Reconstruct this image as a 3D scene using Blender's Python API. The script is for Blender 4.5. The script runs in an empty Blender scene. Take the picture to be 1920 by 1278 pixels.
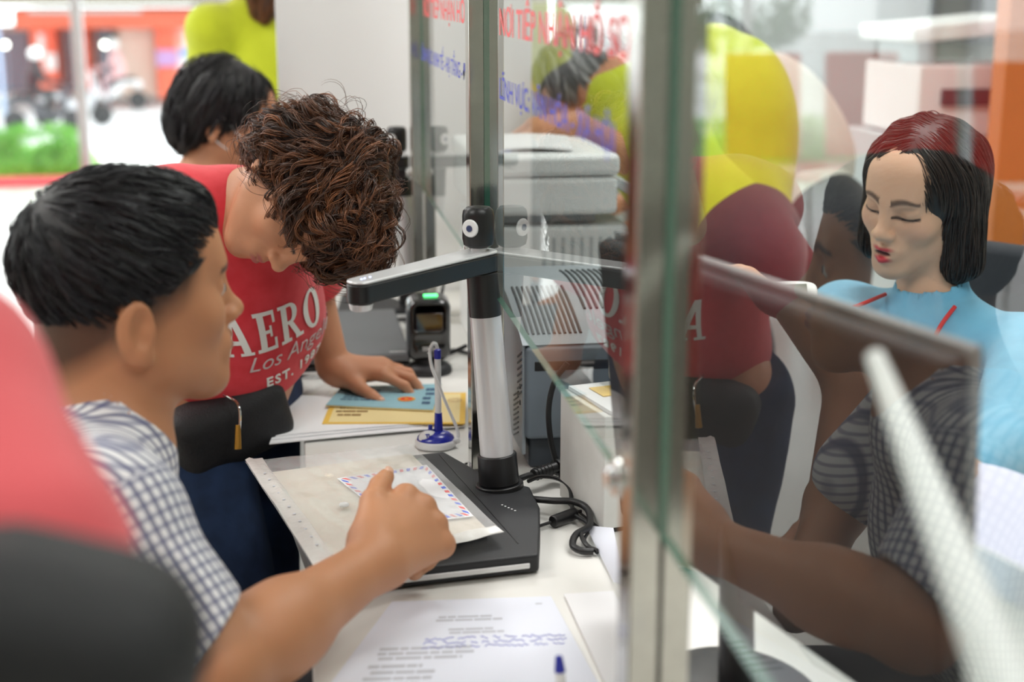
import bpy, bmesh, math, random
import numpy as np
from mathutils import Vector, Matrix
from mathutils.bvhtree import BVHTree
random.seed(7); RNG = np.random.default_rng(7)
S = bpy.context.scene
COL = S.collection
R = math.radians

# ------------------------------------------------------------------ camera
YAW, PITCH, FPX = R(8.7), R(13.75), 2667.0
cam_d = bpy.data.cameras.new('camera'); cam = bpy.data.objects.new('camera', cam_d); COL.objects.link(cam)
cam.location = (0, 0, 1.45)
cam.rotation_euler = (math.pi/2 - PITCH, 0, -YAW)
cam_d.sensor_width = 36; cam_d.lens = 36*FPX/1920
cam_d.clip_start = 0.02; cam_d.clip_end = 200
cam_d.dof.use_dof = True; cam_d.dof.focus_distance = 1.98; cam_d.dof.aperture_fstop = 2.8
S.camera = cam
# ------------------------------------------------------------------ world and exposure
S.view_settings.view_transform = 'Standard'; S.view_settings.look = 'None'
S.view_settings.gamma = 1; S.view_settings.use_curve_mapping = False
S.view_settings.exposure = -0.40
S.cycles.max_bounces = 8; S.cycles.diffuse_bounces = 4; S.cycles.glossy_bounces = 4
S.cycles.transparent_max_bounces = 16; S.cycles.transmission_bounces = 4
S.cycles.caustics_reflective = False; S.cycles.caustics_refractive = False
S.cycles.use_denoising = True
S.cycles.sample_clamp_indirect = 6
W = bpy.data.worlds.new('sky'); S.world = W; W.use_nodes = True
bg = W.node_tree.nodes['Background']; bg.inputs[0].default_value = (0.93, 0.97, 1.0, 1); bg.inputs[1].default_value = 5.5
def area(name, loc, rot, sx, sy, power, color=(1, 1, 1)):
    d = bpy.data.lights.new(name, 'AREA'); d.shape = 'RECTANGLE'; d.size = sx; d.size_y = sy
    d.energy = power; d.color = color
    o = bpy.data.objects.new(name, d); o.location = loc; o.rotation_euler = rot; COL.objects.link(o); return o
CEIL_Z = 3.1
PANELS = [(-1.7, 0.4), (-1.7, 2.9), (-1.7, 5.6), (1.15, 0.2), (1.15, 2.4), (1.15, 4.9), (-3.8, 2.9), (-1.7, 8.6)]
for x, y in PANELS:
    area('ceiling_panel_light', (x, y, CEIL_Z-0.06), (0, 0, 0), 1.15, 0.55, 38 if x > 0 else 34, (1, 0.985, 0.96))

# ------------------------------------------------------------------ projection helpers (pixel of the 1920x1278 frame -> point of the place)
cp, sp, cy, sy_ = math.cos(PITCH), math.sin(PITCH), math.cos(YAW), math.sin(YAW)
CAM = np.array([0, 0, 1.45]); FW = np.array([sy_*cp, cy*cp, -sp]); RT = np.array([cy, -sy_, 0.0]); UP = np.cross(RT, FW)
def ray(x, y): return FW*FPX + RT*(x-960) + UP*(639-y)
def onZ(x, y, z): d = ray(x, y); return CAM + d*((z-1.45)/d[2])
def onX(x, y, X): d = ray(x, y); return CAM + d*(X/d[0])
def onY(x, y, Y): d = ray(x, y); return CAM + d*(Y/d[1])
def dep(x, y, t): return CAM + ray(x, y)/FPX*t

# ------------------------------------------------------------------ materials
MATS = {}
def nt(m): return m.node_tree
def N(t, kind, **kw):
    n = t.nodes.new(kind)
    for k, v in kw.items(): setattr(n, k, v)
    return n
def L(t, a, b): t.links.new(a, b)
def mth(t, op, a, b=None, c=None, clamp=False):
    n = N(t, 'ShaderNodeMath', operation=op); n.use_clamp = clamp
    for i, v in enumerate((a, b, c)):
        if v is None: continue
        if isinstance(v, (int, float)): n.inputs[i].default_value = v
        else: L(t, v, n.inputs[i])
    return n.outputs[0]
def mixc(t, f, a, b):
    n = N(t, 'ShaderNodeMix', data_type='RGBA')
    for i, v in ((0, f), (6, a), (7, b)):
        if isinstance(v, (int, float)): n.inputs[i].default_value = v
        elif isinstance(v, (tuple, list)): n.inputs[i].default_value = (*v[:3], 1)
        else: L(t, v, n.inputs[i])
    return n.outputs[2]
def noise(t, scale, detail=3, rough=.5, vec=None, obj=True):
    n = N(t, 'ShaderNodeTexNoise'); n.inputs['Scale'].default_value = scale; n.inputs['Detail'].default_value = detail
    n.inputs['Roughness'].default_value = rough
    if vec is None:
        tc = N(t, 'ShaderNodeTexCoord'); vec = tc.outputs['Object']
    L(t, vec, n.inputs['Vector']); return n.outputs['Fac']
def mat(name, color=(.8, .8, .8), rough=.5, metal=0.0, spec=.5, var=0.0, vscale=8, bump=0.0, bscale=60, coat=0.0,
        emit=None, estr=0, sss=0.0, attr=False, alpha=1.0, sheen=0.0, trans=0.0, color2=None):
    if name in MATS: return MATS[name]
    m = bpy.data.materials.new(name); m.use_nodes = True; t = nt(m); b = t.nodes['Principled BSDF']
    b.inputs['Base Color'].default_value = (*color, 1); b.inputs['Roughness'].default_value = rough
    b.inputs['Metallic'].default_value = metal; b.inputs['Specular IOR Level'].default_value = spec
    b.inputs['Coat Weight'].default_value = coat; b.inputs['Coat Roughness'].default_value = .08
    b.inputs['Alpha'].default_value = alpha; b.inputs['Sheen Weight'].default_value = sheen
    b.inputs['Transmission Weight'].default_value = trans
    src = None
    if attr:
        a = N(t, 'ShaderNodeAttribute'); a.attribute_name = 'Col'; src = a.outputs['Color']
    if var or color2:
        f = noise(t, vscale, 4)
        c1 = src if src is not None else color
        c2 = color2 if color2 else tuple(min(1, c*(1-var)) for c in color)
        if src is not None:
            mm = N(t, 'ShaderNodeMix', data_type='RGBA', blend_type='MULTIPLY'); mm.inputs[0].default_value = 1
            L(t, src, mm.inputs[6]); g = mixc(t, f, (1+var, 1+var, 1+var), (1-var, 1-var, 1-var)); L(t, g, mm.inputs[7]); src = mm.outputs[2]
        else:
            rmp = N(t, 'ShaderNodeMapRange'); L(t, f, rmp.inputs[0]); rmp.inputs[1].default_value = .35; rmp.inputs[2].default_value = .65
            src = mixc(t, rmp.outputs[0], c1, c2)
    if src is not None: L(t, src, b.inputs['Base Color'])
    if bump:
        f = noise(t, bscale, 4, .6); bm_ = N(t, 'ShaderNodeBump'); bm_.inputs['Strength'].default_value = bump
        bm_.inputs['Distance'].default_value = .004; L(t, f, bm_.inputs['Height']); L(t, bm_.outputs[0], b.inputs['Normal'])
    if sss:
        b.inputs['Subsurface Weight'].default_value = sss; b.inputs['Subsurface Radius'].default_value = (.012, .005, .003); b.inputs['Subsurface Scale'].default_value = .6
    if emit: b.inputs['Emission Color'].default_value = (*emit, 1); b.inputs['Emission Strength'].default_value = estr
    MATS[name] = m; return m
def srgb(r, g, b):
    f = lambda c: (c/255/12.92) if c/255 <= .04045 else ((c/255+.055)/1.055)**2.4
    return (f(r), f(g), f(b))

# ------------------------------------------------------------------ mesh helpers
ORG = {}                                             # world origin of each parent
def empty(name, loc, label, cat, group=None, kind=None):
    o = bpy.data.objects.new(name, None); COL.objects.link(o); o.location = Vector(loc); o.empty_display_size = .05
    ORG[o.name] = Vector(loc); tag(o, label, cat, group, kind); return o
def tag(o, label=None, cat=None, group=None, kind=None):
    if label: o['label'] = label
    if cat: o['category'] = cat
    if group: o['group'] = group
    if kind: o['kind'] = kind
    return o
def link_mesh(name, me, m, parent=None, origin=None, label=None):
    ms = m if isinstance(m, (list, tuple)) else [m]
    for x in ms: me.materials.append(x)
    o = bpy.data.objects.new(name, me); COL.objects.link(o)
    if parent is not None:
        org = ORG[parent.name]; o.parent = parent; ORG[o.name] = org.copy()
        # a grandchild sits at the origin of its parent mesh, which already sits at the thing's base
    else:
        if origin is None:
            co = np.empty(len(me.vertices)*3); me.vertices.foreach_get('co', co); co = co.reshape(-1, 3)
            origin = ((co[:, 0].min()+co[:, 0].max())/2, (co[:, 1].min()+co[:, 1].max())/2, co[:, 2].min())
        org = Vector(origin); o.location = org; ORG[o.name] = org.copy()
    me.transform(Matrix.Translation(-org)); me.update()
    if label: o['label'] = label
    return o
def obj(name, bm, m, parent=None, bevel=0, seg=2, smooth=40, label=None, sub=0, origin=None, mods=None):
    bmesh.ops.recalc_face_normals(bm, faces=bm.faces)
    me = bpy.data.meshes.new(name); bm.to_mesh(me); bm.free()
    if smooth:
        me.polygons.foreach_set('use_smooth', [True]*len(me.polygons))
        try: me.set_sharp_from_angle(angle=R(smooth))
        except Exception: pass
    o = link_mesh(name, me, m, parent, origin, label)
    if bevel:
        b = o.modifiers.new('bevel', 'BEVEL'); b.width = bevel; b.segments = seg; b.limit_method = 'ANGLE'; b.angle_limit = R(35); b.harden_normals = True
    if sub:
        s = o.modifiers.new('sub', 'SUBSURF'); s.levels = sub; s.render_levels = sub
    return o
def B(): return bmesh.new()
def box(bm, c, s, rz=0, M=None, mi=0):
    mtx = Matrix.Translation(Vector(c)) @ (M if M is not None else Matrix.Rotation(rz, 4, 'Z')) @ Matrix.Diagonal((*s, 1))
    r = bmesh.ops.create_cube(bm, size=1, matrix=mtx)
    if mi:
        for f in {f for v in r['verts'] for f in v.link_faces}: f.material_index = mi
    return r
def boxb(bm, x0, x1, y0, y1, z0, z1, mi=0): return box(bm, ((x0+x1)/2, (y0+y1)/2, (z0+z1)/2), (x1-x0, y1-y0, z1-z0), mi=mi)
def cyl(bm, a, b, r1, r2=None, n=24, mi=0):
    a, b = Vector(a), Vector(b); d = b-a; q = d.to_track_quat('Z', 'Y').to_matrix().to_4x4()
    r = bmesh.ops.create_cone(bm, cap_ends=True, segments=n, radius1=r1, radius2=r1 if r2 is None else r2, depth=d.length,
                              matrix=Matrix.Translation((a+b)/2) @ q)
    if mi:
        for f in {f for v in r['verts'] for f in v.link_faces}: f.material_index = mi
    return r
def sph(bm, c, r, s=(1, 1, 1), M=None, u=20, v=14):
    return bmesh.ops.create_uvsphere(bm, u_segments=u, v_segments=v, radius=r, matrix=Matrix.Translation(Vector(c)) @ (M if M is not None else Matrix()) @ Matrix.Diagonal((*s, 1)))
def prism(bm, pts, z0, z1):
    n = len(pts); lo = [bm.verts.new((p[0], p[1], z0 if len(p) < 3 else p[2]+z0)) for p in pts]; hi = [bm.verts.new((p[0], p[1], z1 if len(p) < 3 else p[2]+z1)) for p in pts]
    bm.faces.new(lo[::-1]); bm.faces.new(hi)
    for i in range(n): bm.faces.new((lo[i], lo[(i+1) % n], hi[(i+1) % n], hi[i]))
def lathe(bm, c, prof, n=32, M=None, sx=1, sy=1):
    c = Vector(c); rings = []
    for r, z in prof:
        ring = []
        for i in range(n):
            a = 2*math.pi*i/n; p = Vector((r*math.cos(a)*sx, r*math.sin(a)*sy, z))
            if M is not None: p = M @ p
            ring.append(bm.verts.new(c+p))
        rings.append(ring)
    for k in range(len(rings)-1):
        for i in range(n): bm.faces.new((rings[k][i], rings[k][(i+1) % n], rings[k+1][(i+1) % n], rings[k+1][i]))
    bm.faces.new(rings[0][::-1]); bm.faces.new(rings[-1])
def spline(pts, m=8):
    P = [Vector(p) for p in pts]; P = [P[0]*2-P[1]]+P+[P[-1]*2-P[-2]]; out = []
    for i in range(1, len(P)-2):
        for k in range(m):
            t = k/m; a, b, c, d = P[i-1], P[i], P[i+1], P[i+2]
            out.append(.5*((2*b)+(-a+c)*t+(2*a-5*b+4*c-d)*t*t+(-a+3*b-3*c+d)*t**3))
    out.append(P[-2]); return out
def tube(bm, pts, r, n=10, cap=True):
    rr = r if isinstance(r, (list, tuple)) else [r]*len(pts)
    pts = [Vector(p) for p in pts]; nrm = None; rings = []
    for i, p in enumerate(pts):
        t = (pts[min(i+1, len(pts)-1)]-pts[max(i-1, 0)]).normalized()
        if nrm is None: nrm = t.orthogonal().normalized()
        else: nrm = (nrm-t*nrm.dot(t)).normalized()
        bi = t.cross(nrm)
        rings.append([bm.verts.new(p+(nrm*math.cos(2*math.pi*k/n)+bi*math.sin(2*math.pi*k/n))*rr[i]) for k in range(n)])
    for a, b in zip(rings, rings[1:]):
        for k in range(n): bm.faces.new((a[k], a[(k+1) % n], b[(k+1) % n], b[k]))
    if cap: bm.faces.new(rings[0][::-1]); bm.faces.new(rings[-1])
def sheet(bm, P00, P10, P11, P01, nx=12, ny=12, th=.0006, f=None):
    """thin curved sheet between four corners, f(u,v) lifts it; has a thickness"""
    P00, P10, P11, P01 = [Vector(p) for p in (P00, P10, P11, P01)]; top = []; bot = []
    for j in range(ny+1):
        v = j/ny
        for i in range(nx+1):
            u = i/nx; p = (P00*(1-u)+P10*u)*(1-v)+(P01*(1-u)+P11*u)*v
            if f: p = p+Vector((0, 0, f(u, v)))
            top.append(bm.verts.new(p+Vector((0, 0, th)))); bot.append(bm.verts.new(p))
    w = nx+1
    for j in range(ny):
        for i in range(nx):
            a = j*w+i
            bm.faces.new((top[a], top[a+1], top[a+w+1], top[a+w])); bm.faces.new((bot[a], bot[a+w], bot[a+w+1], bot[a+1]))
    for j in range(ny):
        for a in (j*w, j*w+nx): bm.faces.new((top[a], top[a+w], bot[a+w], bot[a]))
    for i in range(nx):
        for a in (i, ny*w+i): bm.faces.new((top[a], top[a+1], bot[a+1], bot[a]))
def text_mesh(body, size, bold=0.0, ext=0.0, shear=0.0, sx=1.0, align='LEFT', sp=1.0):
    c = bpy.data.curves.new('lettering', 'FONT'); c.body = body; c.size = size; c.offset = bold; c.extrude = ext; c.shear = shear
    c.align_x = align; c.resolution_u = 3; c.space_character = sp
    o = bpy.data.objects.new('lettering', c); COL.objects.link(o); dg = bpy.context.evaluated_depsgraph_get(); dg.update()
    me = bpy.data.meshes.new_from_object(o.evaluated_get(dg)); COL.objects.unlink(o); bpy.data.objects.remove(o); bpy.data.curves.remove(c)
    me.materials.clear()
    me.transform(Matrix.Diagonal((sx, 1, 1, 1))); return me
def text_obj(name, body, size, M, m, parent, **kw):
    me = text_mesh(body, size, **kw); me.transform(M); return link_mesh(name, me, m, parent)
def frame(o, xd, zd=None, yd=None):
    """matrix with local x along xd, local y along yd, at o"""
    x = Vector(xd).normalized(); y = Vector(yd); y = (y-x*y.dot(x)).normalized(); z = x.cross(y)
    return Matrix(((x.x, y.x, z.x, o[0]), (x.y, y.y, z.y, o[1]), (x.z, y.z, z.z, o[2]), (0, 0, 0, 1)))
def dup(root, loc, label=None, group=None):
    r = root.copy(); COL.objects.link(r); r.location = loc
    if label: r['label'] = label
    if group: r['group'] = group
    for ch in list(root.children):
        c = ch.copy(); COL.objects.link(c); c.parent = r
        for g in list(ch.children):
            d = g.copy(); COL.objects.link(d); d.parent = c
    return r

# ------------------------------------------------------------------ signed-distance modelling (smooth unions of tapered limbs), surface nets
class Prim:
    def __init__(s, fn, c, r): s.fn, s.c, s.r = fn, np.array(c, float), float(r)
class Shape:
    """ordered list of (op, prim, k); ops: + smooth union, - smooth subtraction, & intersection"""
    def __init__(s, M=None): s.items = []; s.setM(M)
    def setM(s, M):
        s.M = np.eye(4) if M is None else np.array(M, float); s.sc = abs(np.linalg.det(s.M[:3, :3]))**(1/3)
        s.inv = np.linalg.inv(s.M)
    def w(s, p): return s.M[:3, :3]@np.array(p, float)+s.M[:3, 3]
    def cap(s, a, b, ra, rb=None, k=.01, op='+'):
        rb = ra if rb is None else rb; a, b = s.w(a), s.w(b); ra, rb = ra*s.sc, rb*s.sc; ba = b-a; bb = max(ba@ba, 1e-12)
        def fn(P):
            pa = P-a; h = np.clip(pa@ba/bb, 0, 1); return np.linalg.norm(pa-h[:, None]*ba, axis=1)-(ra+(rb-ra)*h)
        s.items.append((op, fn, k*s.sc)); return s
    def ell(s, c, r, k=.01, op='+', rot=None):
        c = np.array(c, float); r = np.array(r, float)*s.sc; cw = s.w(c); A = s.M[:3, :3]/s.sc
        if rot is not None: A = A@np.array(rot.to_3x3() if hasattr(rot, 'to_3x3') else rot)
        def fn(P):
            q = (P-cw)@A; k0 = np.linalg.norm(q/r, axis=1); k1 = np.linalg.norm(q/(r*r), axis=1); return np.where(k1 > 1e-9, k0*(k0-1)/np.maximum(k1, 1e-9), -r.min())
        s.items.append((op, fn, k*s.sc)); return s
    def rbox(s, c, h, rr, k=.01, op='+', rot=None):
        cw = s.w(c); h = np.array(h, float)*s.sc; rr = rr*s.sc; A = s.M[:3, :3]/s.sc
        if rot is not None: A = A@np.array(rot.to_3x3())
        def fn(P):
            q = np.abs((P-cw)@A)-(h-rr); return np.linalg.norm(np.maximum(q, 0), axis=1)+np.minimum(q.max(axis=1), 0)-rr
        s.items.append((op, fn, k*s.sc)); return s
    def plane(s, p, n, k=.004, op='-'):
        """removes everything on the side n points to"""
        p = s.w(p); n = s.M[:3, :3]@np.array(n, float); n = n/np.linalg.norm(n)
        s.items.append((op, lambda P: -((P-p)@n), k*s.sc)); return s
    def path(s, pts, rs, k=.01, op='+'):
        for i in range(len(pts)-1): s.cap(pts[i], pts[i+1], rs[i], rs[i+1], k if i == 0 else min(k, .02), op)
        return s
    def __call__(s, P, sel=None):
        d = np.full(len(P), 1e3)
        for i, (op, fn, k) in enumerate(s.items):
            e = fn(P)
            if op == '+': h = np.maximum(k-np.abs(d-e), 0)/k; d = np.minimum(d, e)-h*h*k*.25
            elif op == '-': e = -e; h = np.maximum(k-np.abs(d-e), 0)/k; d = np.maximum(d, e)+h*h*k*.25
        return d
def evalf(fn, P, cell, h, bs):
    """values at grid nodes, evaluated patch by patch with only the nearby limbs"""
    shp, post = (fn if isinstance(fn, tuple) else (fn, None))
    if not isinstance(shp, Shape):
        out = np.empty(len(P))
        for i in range(0, len(P), 300000): out[i:i+300000] = shp(P[i:i+300000])
        return out
    o = np.argsort(cell, kind='stable'); cs = cell[o]; cut = np.flatnonzero(np.r_[True, cs[1:] != cs[:-1], True]); out = np.empty(len(P)); Ps = P[o]
    lo = np.minimum.reduceat(Ps, cut[:-1]); hi = np.maximum.reduceat(Ps, cut[:-1]); C = (lo+hi)/2; hd = np.linalg.norm(hi-lo, axis=1)/2
    d = shp(C); keep = np.array([((it[1](C)-hd < d+hd+2.2*it[2]+.004) if it[0] == '+' else (it[1](C) < 2.2*hd+2*it[2]+.004)) for it in shp.items])
    for n_, (a, b) in enumerate(zip(cut[:-1], cut[1:])):
        r = Shape(); r.items = [it for it, k in zip(shp.items, keep[:, n_]) if k]; out[o[a:b]] = r(Ps[a:b])
    return out+post(P) if post else out
def inflate(shape, amt, extra=None):
    n = Shape(); n.items = list(shape.items); base = n.items
    def f(P):
        d = shape(P)-amt
        return d
    m = Shape(); m.items = [('+', f, 1e-6)]; return m
def surface(fn, lo, hi, h=.004, bs=8):
    lo = np.array(lo, float); hi = np.array(hi, float); nb = np.ceil((hi-lo)/(h*bs)).astype(int)
    g = np.stack(np.meshgrid(*[np.arange(n) for n in nb], indexing='ij'), -1).reshape(-1, 3)
    ctr = lo+(g+.5)*h*bs; d = np.empty(len(ctr))
    
    full = (lambda P: fn[0](P)+fn[1](P)) if isinstance(fn, tuple) else fn
    for i in range(0, len(ctr), 200000): d[i:i+200000] = full(ctr[i:i+200000])
    act = g[np.abs(d) < h*bs*.87*1.35+.003]
    dim = nb*bs+1
    off = np.stack(np.meshgrid(*[np.arange(bs)]*3, indexing='ij'), -1).reshape(-1, 3)
    noff = np.stack(np.meshgrid(*[np.arange(bs+1)]*3, indexing='ij'), -1).reshape(-1, 3)
    key = lambda c: (c[..., 0]*dim[1]+c[..., 1])*dim[2]+c[..., 2]
    nk_all = []; nodes = {}
    vals = {}
    nk = np.unique(np.concatenate([key(act[i:i+2000, None, :]*bs+noff[None]).ravel() for i in range(0, len(act), 2000)]))
    nc = np.stack([nk//(dim[1]*dim[2]), (nk//dim[2]) % dim[1], nk % dim[2]], -1)
    mb = nc//(bs*2); nv = evalf(fn, lo+nc*h, (mb[:, 0]*4096+mb[:, 1])*4096+mb[:, 2], h, bs)
    cells = (act[:, None, :]*bs+off[None]).reshape(-1, 3)
    cor = np.array([[i, j, k] for i in (0, 1) for j in (0, 1) for k in (0, 1)])
    ck = key(cells); o = np.argsort(ck); ck = ck[o]; cells = cells[o]
    sgn = np.zeros(len(cells), int); V = np.empty((len(cells), 8))
    for q, c in enumerate(cor): V[:, q] = nv[np.searchsorted(nk, key(cells+c))]
    ins = (V < 0).sum(1); m = (ins > 0) & (ins < 8); cells = cells[m]; V = V[m]; ck = ck[m]
    acc = np.zeros((len(cells), 3)); cnt = np.zeros(len(cells))
    for a in range(8):
        for b in range(a+1, 8):
            if np.abs(cor[a]-cor[b]).sum() != 1: continue
            x = (V[:, a] < 0) != (V[:, b] < 0); t = V[x, a]/(V[x, a]-V[x, b])
            acc[x] += cor[a]+(cor[b]-cor[a])*t[:, None]; cnt[x] += 1
    verts = lo+(cells+acc/cnt[:, None])*h
    idx = lambda c: np.searchsorted(ck, key(c))
    quads = []
    for ax in range(3):
        u, v = (ax+1) % 3, (ax+2) % 3; e = np.zeros(3, int); e[ax] = 1; eu = np.zeros(3, int); eu[u] = 1; ev = np.zeros(3, int); ev[v] = 1
        bi = [i for i, c in enumerate(cor) if (c == e).all()][0]
        s0 = V[:, 0] < 0; s1 = V[:, bi] < 0; x = s0 != s1; c = cells[x]
        ok = np.ones(len(c), bool); ids = []
        for q in (np.zeros(3, int), eu, eu+ev, ev):
            cc = c-q; k = key(cc); p = np.searchsorted(ck, k); p = np.minimum(p, len(ck)-1); ok &= ck[p] == k; ids.append(p)
        Q = np.stack(ids, 1)[ok]; fl = s0[x][ok]
        Q[~fl] = Q[~fl][:, ::-1]; quads.append(Q)
    return verts, np.concatenate(quads)
def smooth_mesh(v, q, it=2, lam=.5):
    n = len(v); i = np.concatenate([q[:, a] for a in range(4)]+[q[:, (a+1) % 4] for a in range(4)]); j = np.concatenate([q[:, (a+1) % 4] for a in range(4)]+[q[:, a] for a in range(4)])
    c = np.maximum(np.bincount(i, minlength=n), 1)[:, None]
    for _ in range(it):
        acc = np.stack([np.bincount(i, weights=v[j, k], minlength=n) for k in range(3)], 1); v = v+lam*(acc/c-v)
    return v
def normals_of(v, q):
    m = np.cross(v[q[:, 2]]-v[q[:, 0]], v[q[:, 3]]-v[q[:, 1]]); i = q.ravel(order='F'); m4 = np.tile(m, (4, 1))
    out = np.stack([np.bincount(i, weights=m4[:, k], minlength=len(v)) for k in range(3)], 1)
    return out/np.maximum(np.linalg.norm(out, axis=1), 1e-9)[:, None]
def sdf_obj(name, fn, lo, hi, m, parent, h=.004, it=2, color=None, attrs=None, disp=None, label=None):
    v, q = surface(fn, lo, hi, h); v = smooth_mesh(v, q, it)
    if disp is not None:
        nn = normals_of(v, q); v = v+nn*disp(v, nn)[:, None]
    me = bpy.data.meshes.new(name); me.vertices.add(len(v)); me.vertices.foreach_set('co', v.ravel())
    me.loops.add(len(q)*4); me.polygons.add(len(q)); me.loops.foreach_set('vertex_index', q.ravel().astype(np.int32))
    me.polygons.foreach_set('loop_start', np.arange(0, len(q)*4, 4, dtype=np.int32)); me.polygons.foreach_set('use_smooth', np.ones(len(q), bool))
    me.update(calc_edges=True)
    if color is not None:
        a = me.color_attributes.new('Col', 'FLOAT_COLOR', 'POINT'); c = color(v, normals_of(v, q)); a.data.foreach_set('color', np.concatenate([c, np.ones((len(c), 1))], 1).astype(np.float32).ravel())
    if attrs:
        for an, af in attrs.items():
            a = me.attributes.new(an, 'FLOAT_VECTOR', 'POINT'); a.data.foreach_set('vector', af(v).astype(np.float32).ravel())
    o = link_mesh(name, me, m, parent, label=label); o['_v'] = 0; del o['_v']
    return o, v, q
# ================================================================== the room
def struct(name, bm, m, **kw): return tag(obj(name, bm, m, **kw), kind='structure')
m_floor = mat('floor_tile', srgb(225, 222, 215), rough=.18, var=.06, vscale=3)
m_wall = mat('white_paint', srgb(238, 238, 238), rough=.75, bump=.05, bscale=220)
m_ceil = mat('ceiling_paint', srgb(232, 232, 228), rough=.9)
m_cream = mat('cream_paint', srgb(205, 208, 200), rough=.8)
m_alu = mat('window_aluminium', srgb(190, 192, 192), rough=.35, metal=.7)
bm = B(); boxb(bm, -5, 3.4, -2.5, 11.9, -.1, 0); struct('floor', bm, m_floor)
bm = B(); boxb(bm, -5, 3.4, -2.5, 11.9, CEIL_Z, CEIL_Z+.1); struct('ceiling', bm, m_ceil)
bm = B(); boxb(bm, -5, 3.4, -2.6, -2.5, 0, CEIL_Z); struct('wall_back', bm, m_cream)
bm = B(); boxb(bm, 3.4, 3.5, -2.5, 11.9, 0, CEIL_Z); struct('wall_right', bm, m_cream)
bm = B(); boxb(bm, -5.1, -5, -2.5, 4.5, 0, CEIL_Z); boxb(bm, -5.1, -5, 4.5, 11.9, 2.7, CEIL_Z); boxb(bm, -5.1, -5, 11.3, 11.9, 0, 2.7); struct('wall_left', bm, m_cream)
# the white end wall behind the first desk
bm = B(); boxb(bm, -.03, .60, 3.36, 3.62, 0, CEIL_Z); struct('wall_end', bm, m_wall, bevel=.003)
# back office wall behind the clerk, with a grey door leaf
bm = B(); boxb(bm, 1.05, 3.4, 5.6, 5.75, 0, CEIL_Z); struct('wall_office', bm, mat('office_paint', srgb(178, 184, 178), rough=.8))
for i, (x, y) in enumerate(PANELS):
    e = empty('ceiling_light', (x, y, CEIL_Z), ['lit ceiling panel in front of the camera side of the hall', 'lit ceiling panel above the bending reader\'s side of the hall', 'lit ceiling panel halfway to the street window', 'lit ceiling panel over the near end of the office side', 'lit ceiling panel directly above the clerk', 'lit ceiling panel near the back office wall', 'lit ceiling panel along the windowed side wall', 'lit ceiling panel closest to the street window'][i], 'ceiling light', 'ceiling light panels')
    bm = B(); boxb(bm, x-.6, x+.6, y-.3, y+.3, CEIL_Z-.045, CEIL_Z-.001); obj('light_frame', bm, m_alu, e, bevel=.004)
    bm = B(); boxb(bm, x-.57, x+.57, y-.27, y+.27, CEIL_Z-.05, CEIL_Z-.0455); obj('diffuser', bm, mat('panel_glow', (1, 1, 1), emit=(1, 1, 1), estr=4), e)

# ---- glass
def glass_mat(name, tint, extra=1.0, f0=.042):
    m = bpy.data.materials.new(name); m.use_nodes = True; t = nt(m); t.nodes.remove(t.nodes['Principled BSDF'])
    g = N(t, 'ShaderNodeNewGeometry'); dt = N(t, 'ShaderNodeVectorMath', operation='DOT_PRODUCT'); L(t, g.outputs['Normal'], dt.inputs[0]); L(t, g.outputs['Incoming'], dt.inputs[1])
    c = mth(t, 'ABSOLUTE', dt.outputs['Value']); f = mth(t, 'POWER', mth(t, 'SUBTRACT', 1.0, c), 5.0); f = mth(t, 'MULTIPLY_ADD', f, 1-f0, f0); f = mth(t, 'MULTIPLY', mth(t, 'DIVIDE', f, mth(t, 'ADD', f, 1.0)), 2*extra, clamp=True)
    tr = N(t, 'ShaderNodeBsdfTransparent'); tr.inputs[0].default_value = (*tint, 1); gl = N(t, 'ShaderNodeBsdfGlossy'); gl.inputs['Roughness'].default_value = 0.0
    mx = N(t, 'ShaderNodeMixShader'); L(t, f, mx.inputs[0]); L(t, tr.outputs[0], mx.inputs[1]); L(t, gl.outputs[0], mx.inputs[2]); L(t, mx.outputs[0], t.nodes['Material Output'].inputs[0])
    return m
m_glass = glass_mat('partition_glass', (.93, .965, .95), .80)
m_glass_in = glass_mat('partition_glass_inner', (.985, .995, .99), .03)
m_wglass = glass_mat('window_glass', (.97, .985, .98), .5)
m_gedge = mat('glass_edge', srgb(52, 110, 92), rough=.25)

# facade with glass panes and mullions, Y = 11.9
bm = B()
for x in (-5.0, -3.3, -1.66, .1, 1.75, 3.4): boxb(bm, x-.04, x+.04, 11.86, 11.96, 0, 2.95)
boxb(bm, -5, 3.4, 11.86, 11.96, 2.9, CEIL_Z)
w = struct('window_1', bm, m_alu, bevel=.004)
bm = B(); boxb(bm, -5, 3.4, 11.9, 11.91, 0.0, 2.92); obj('window_pane', bm, m_wglass, w)
bm = B()
for y in (4.5, 6.8, 9.1, 11.3): boxb(bm, -5.1, -5.0, y-.03, y+.03, 0, 2.7)
w = struct('window_2', bm, m_alu, bevel=.004)
bm = B(); boxb(bm, -5.06, -5.05, 4.5, 11.3, 0, 2.7); obj('window_pane', bm, m_wglass, w)

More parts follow.
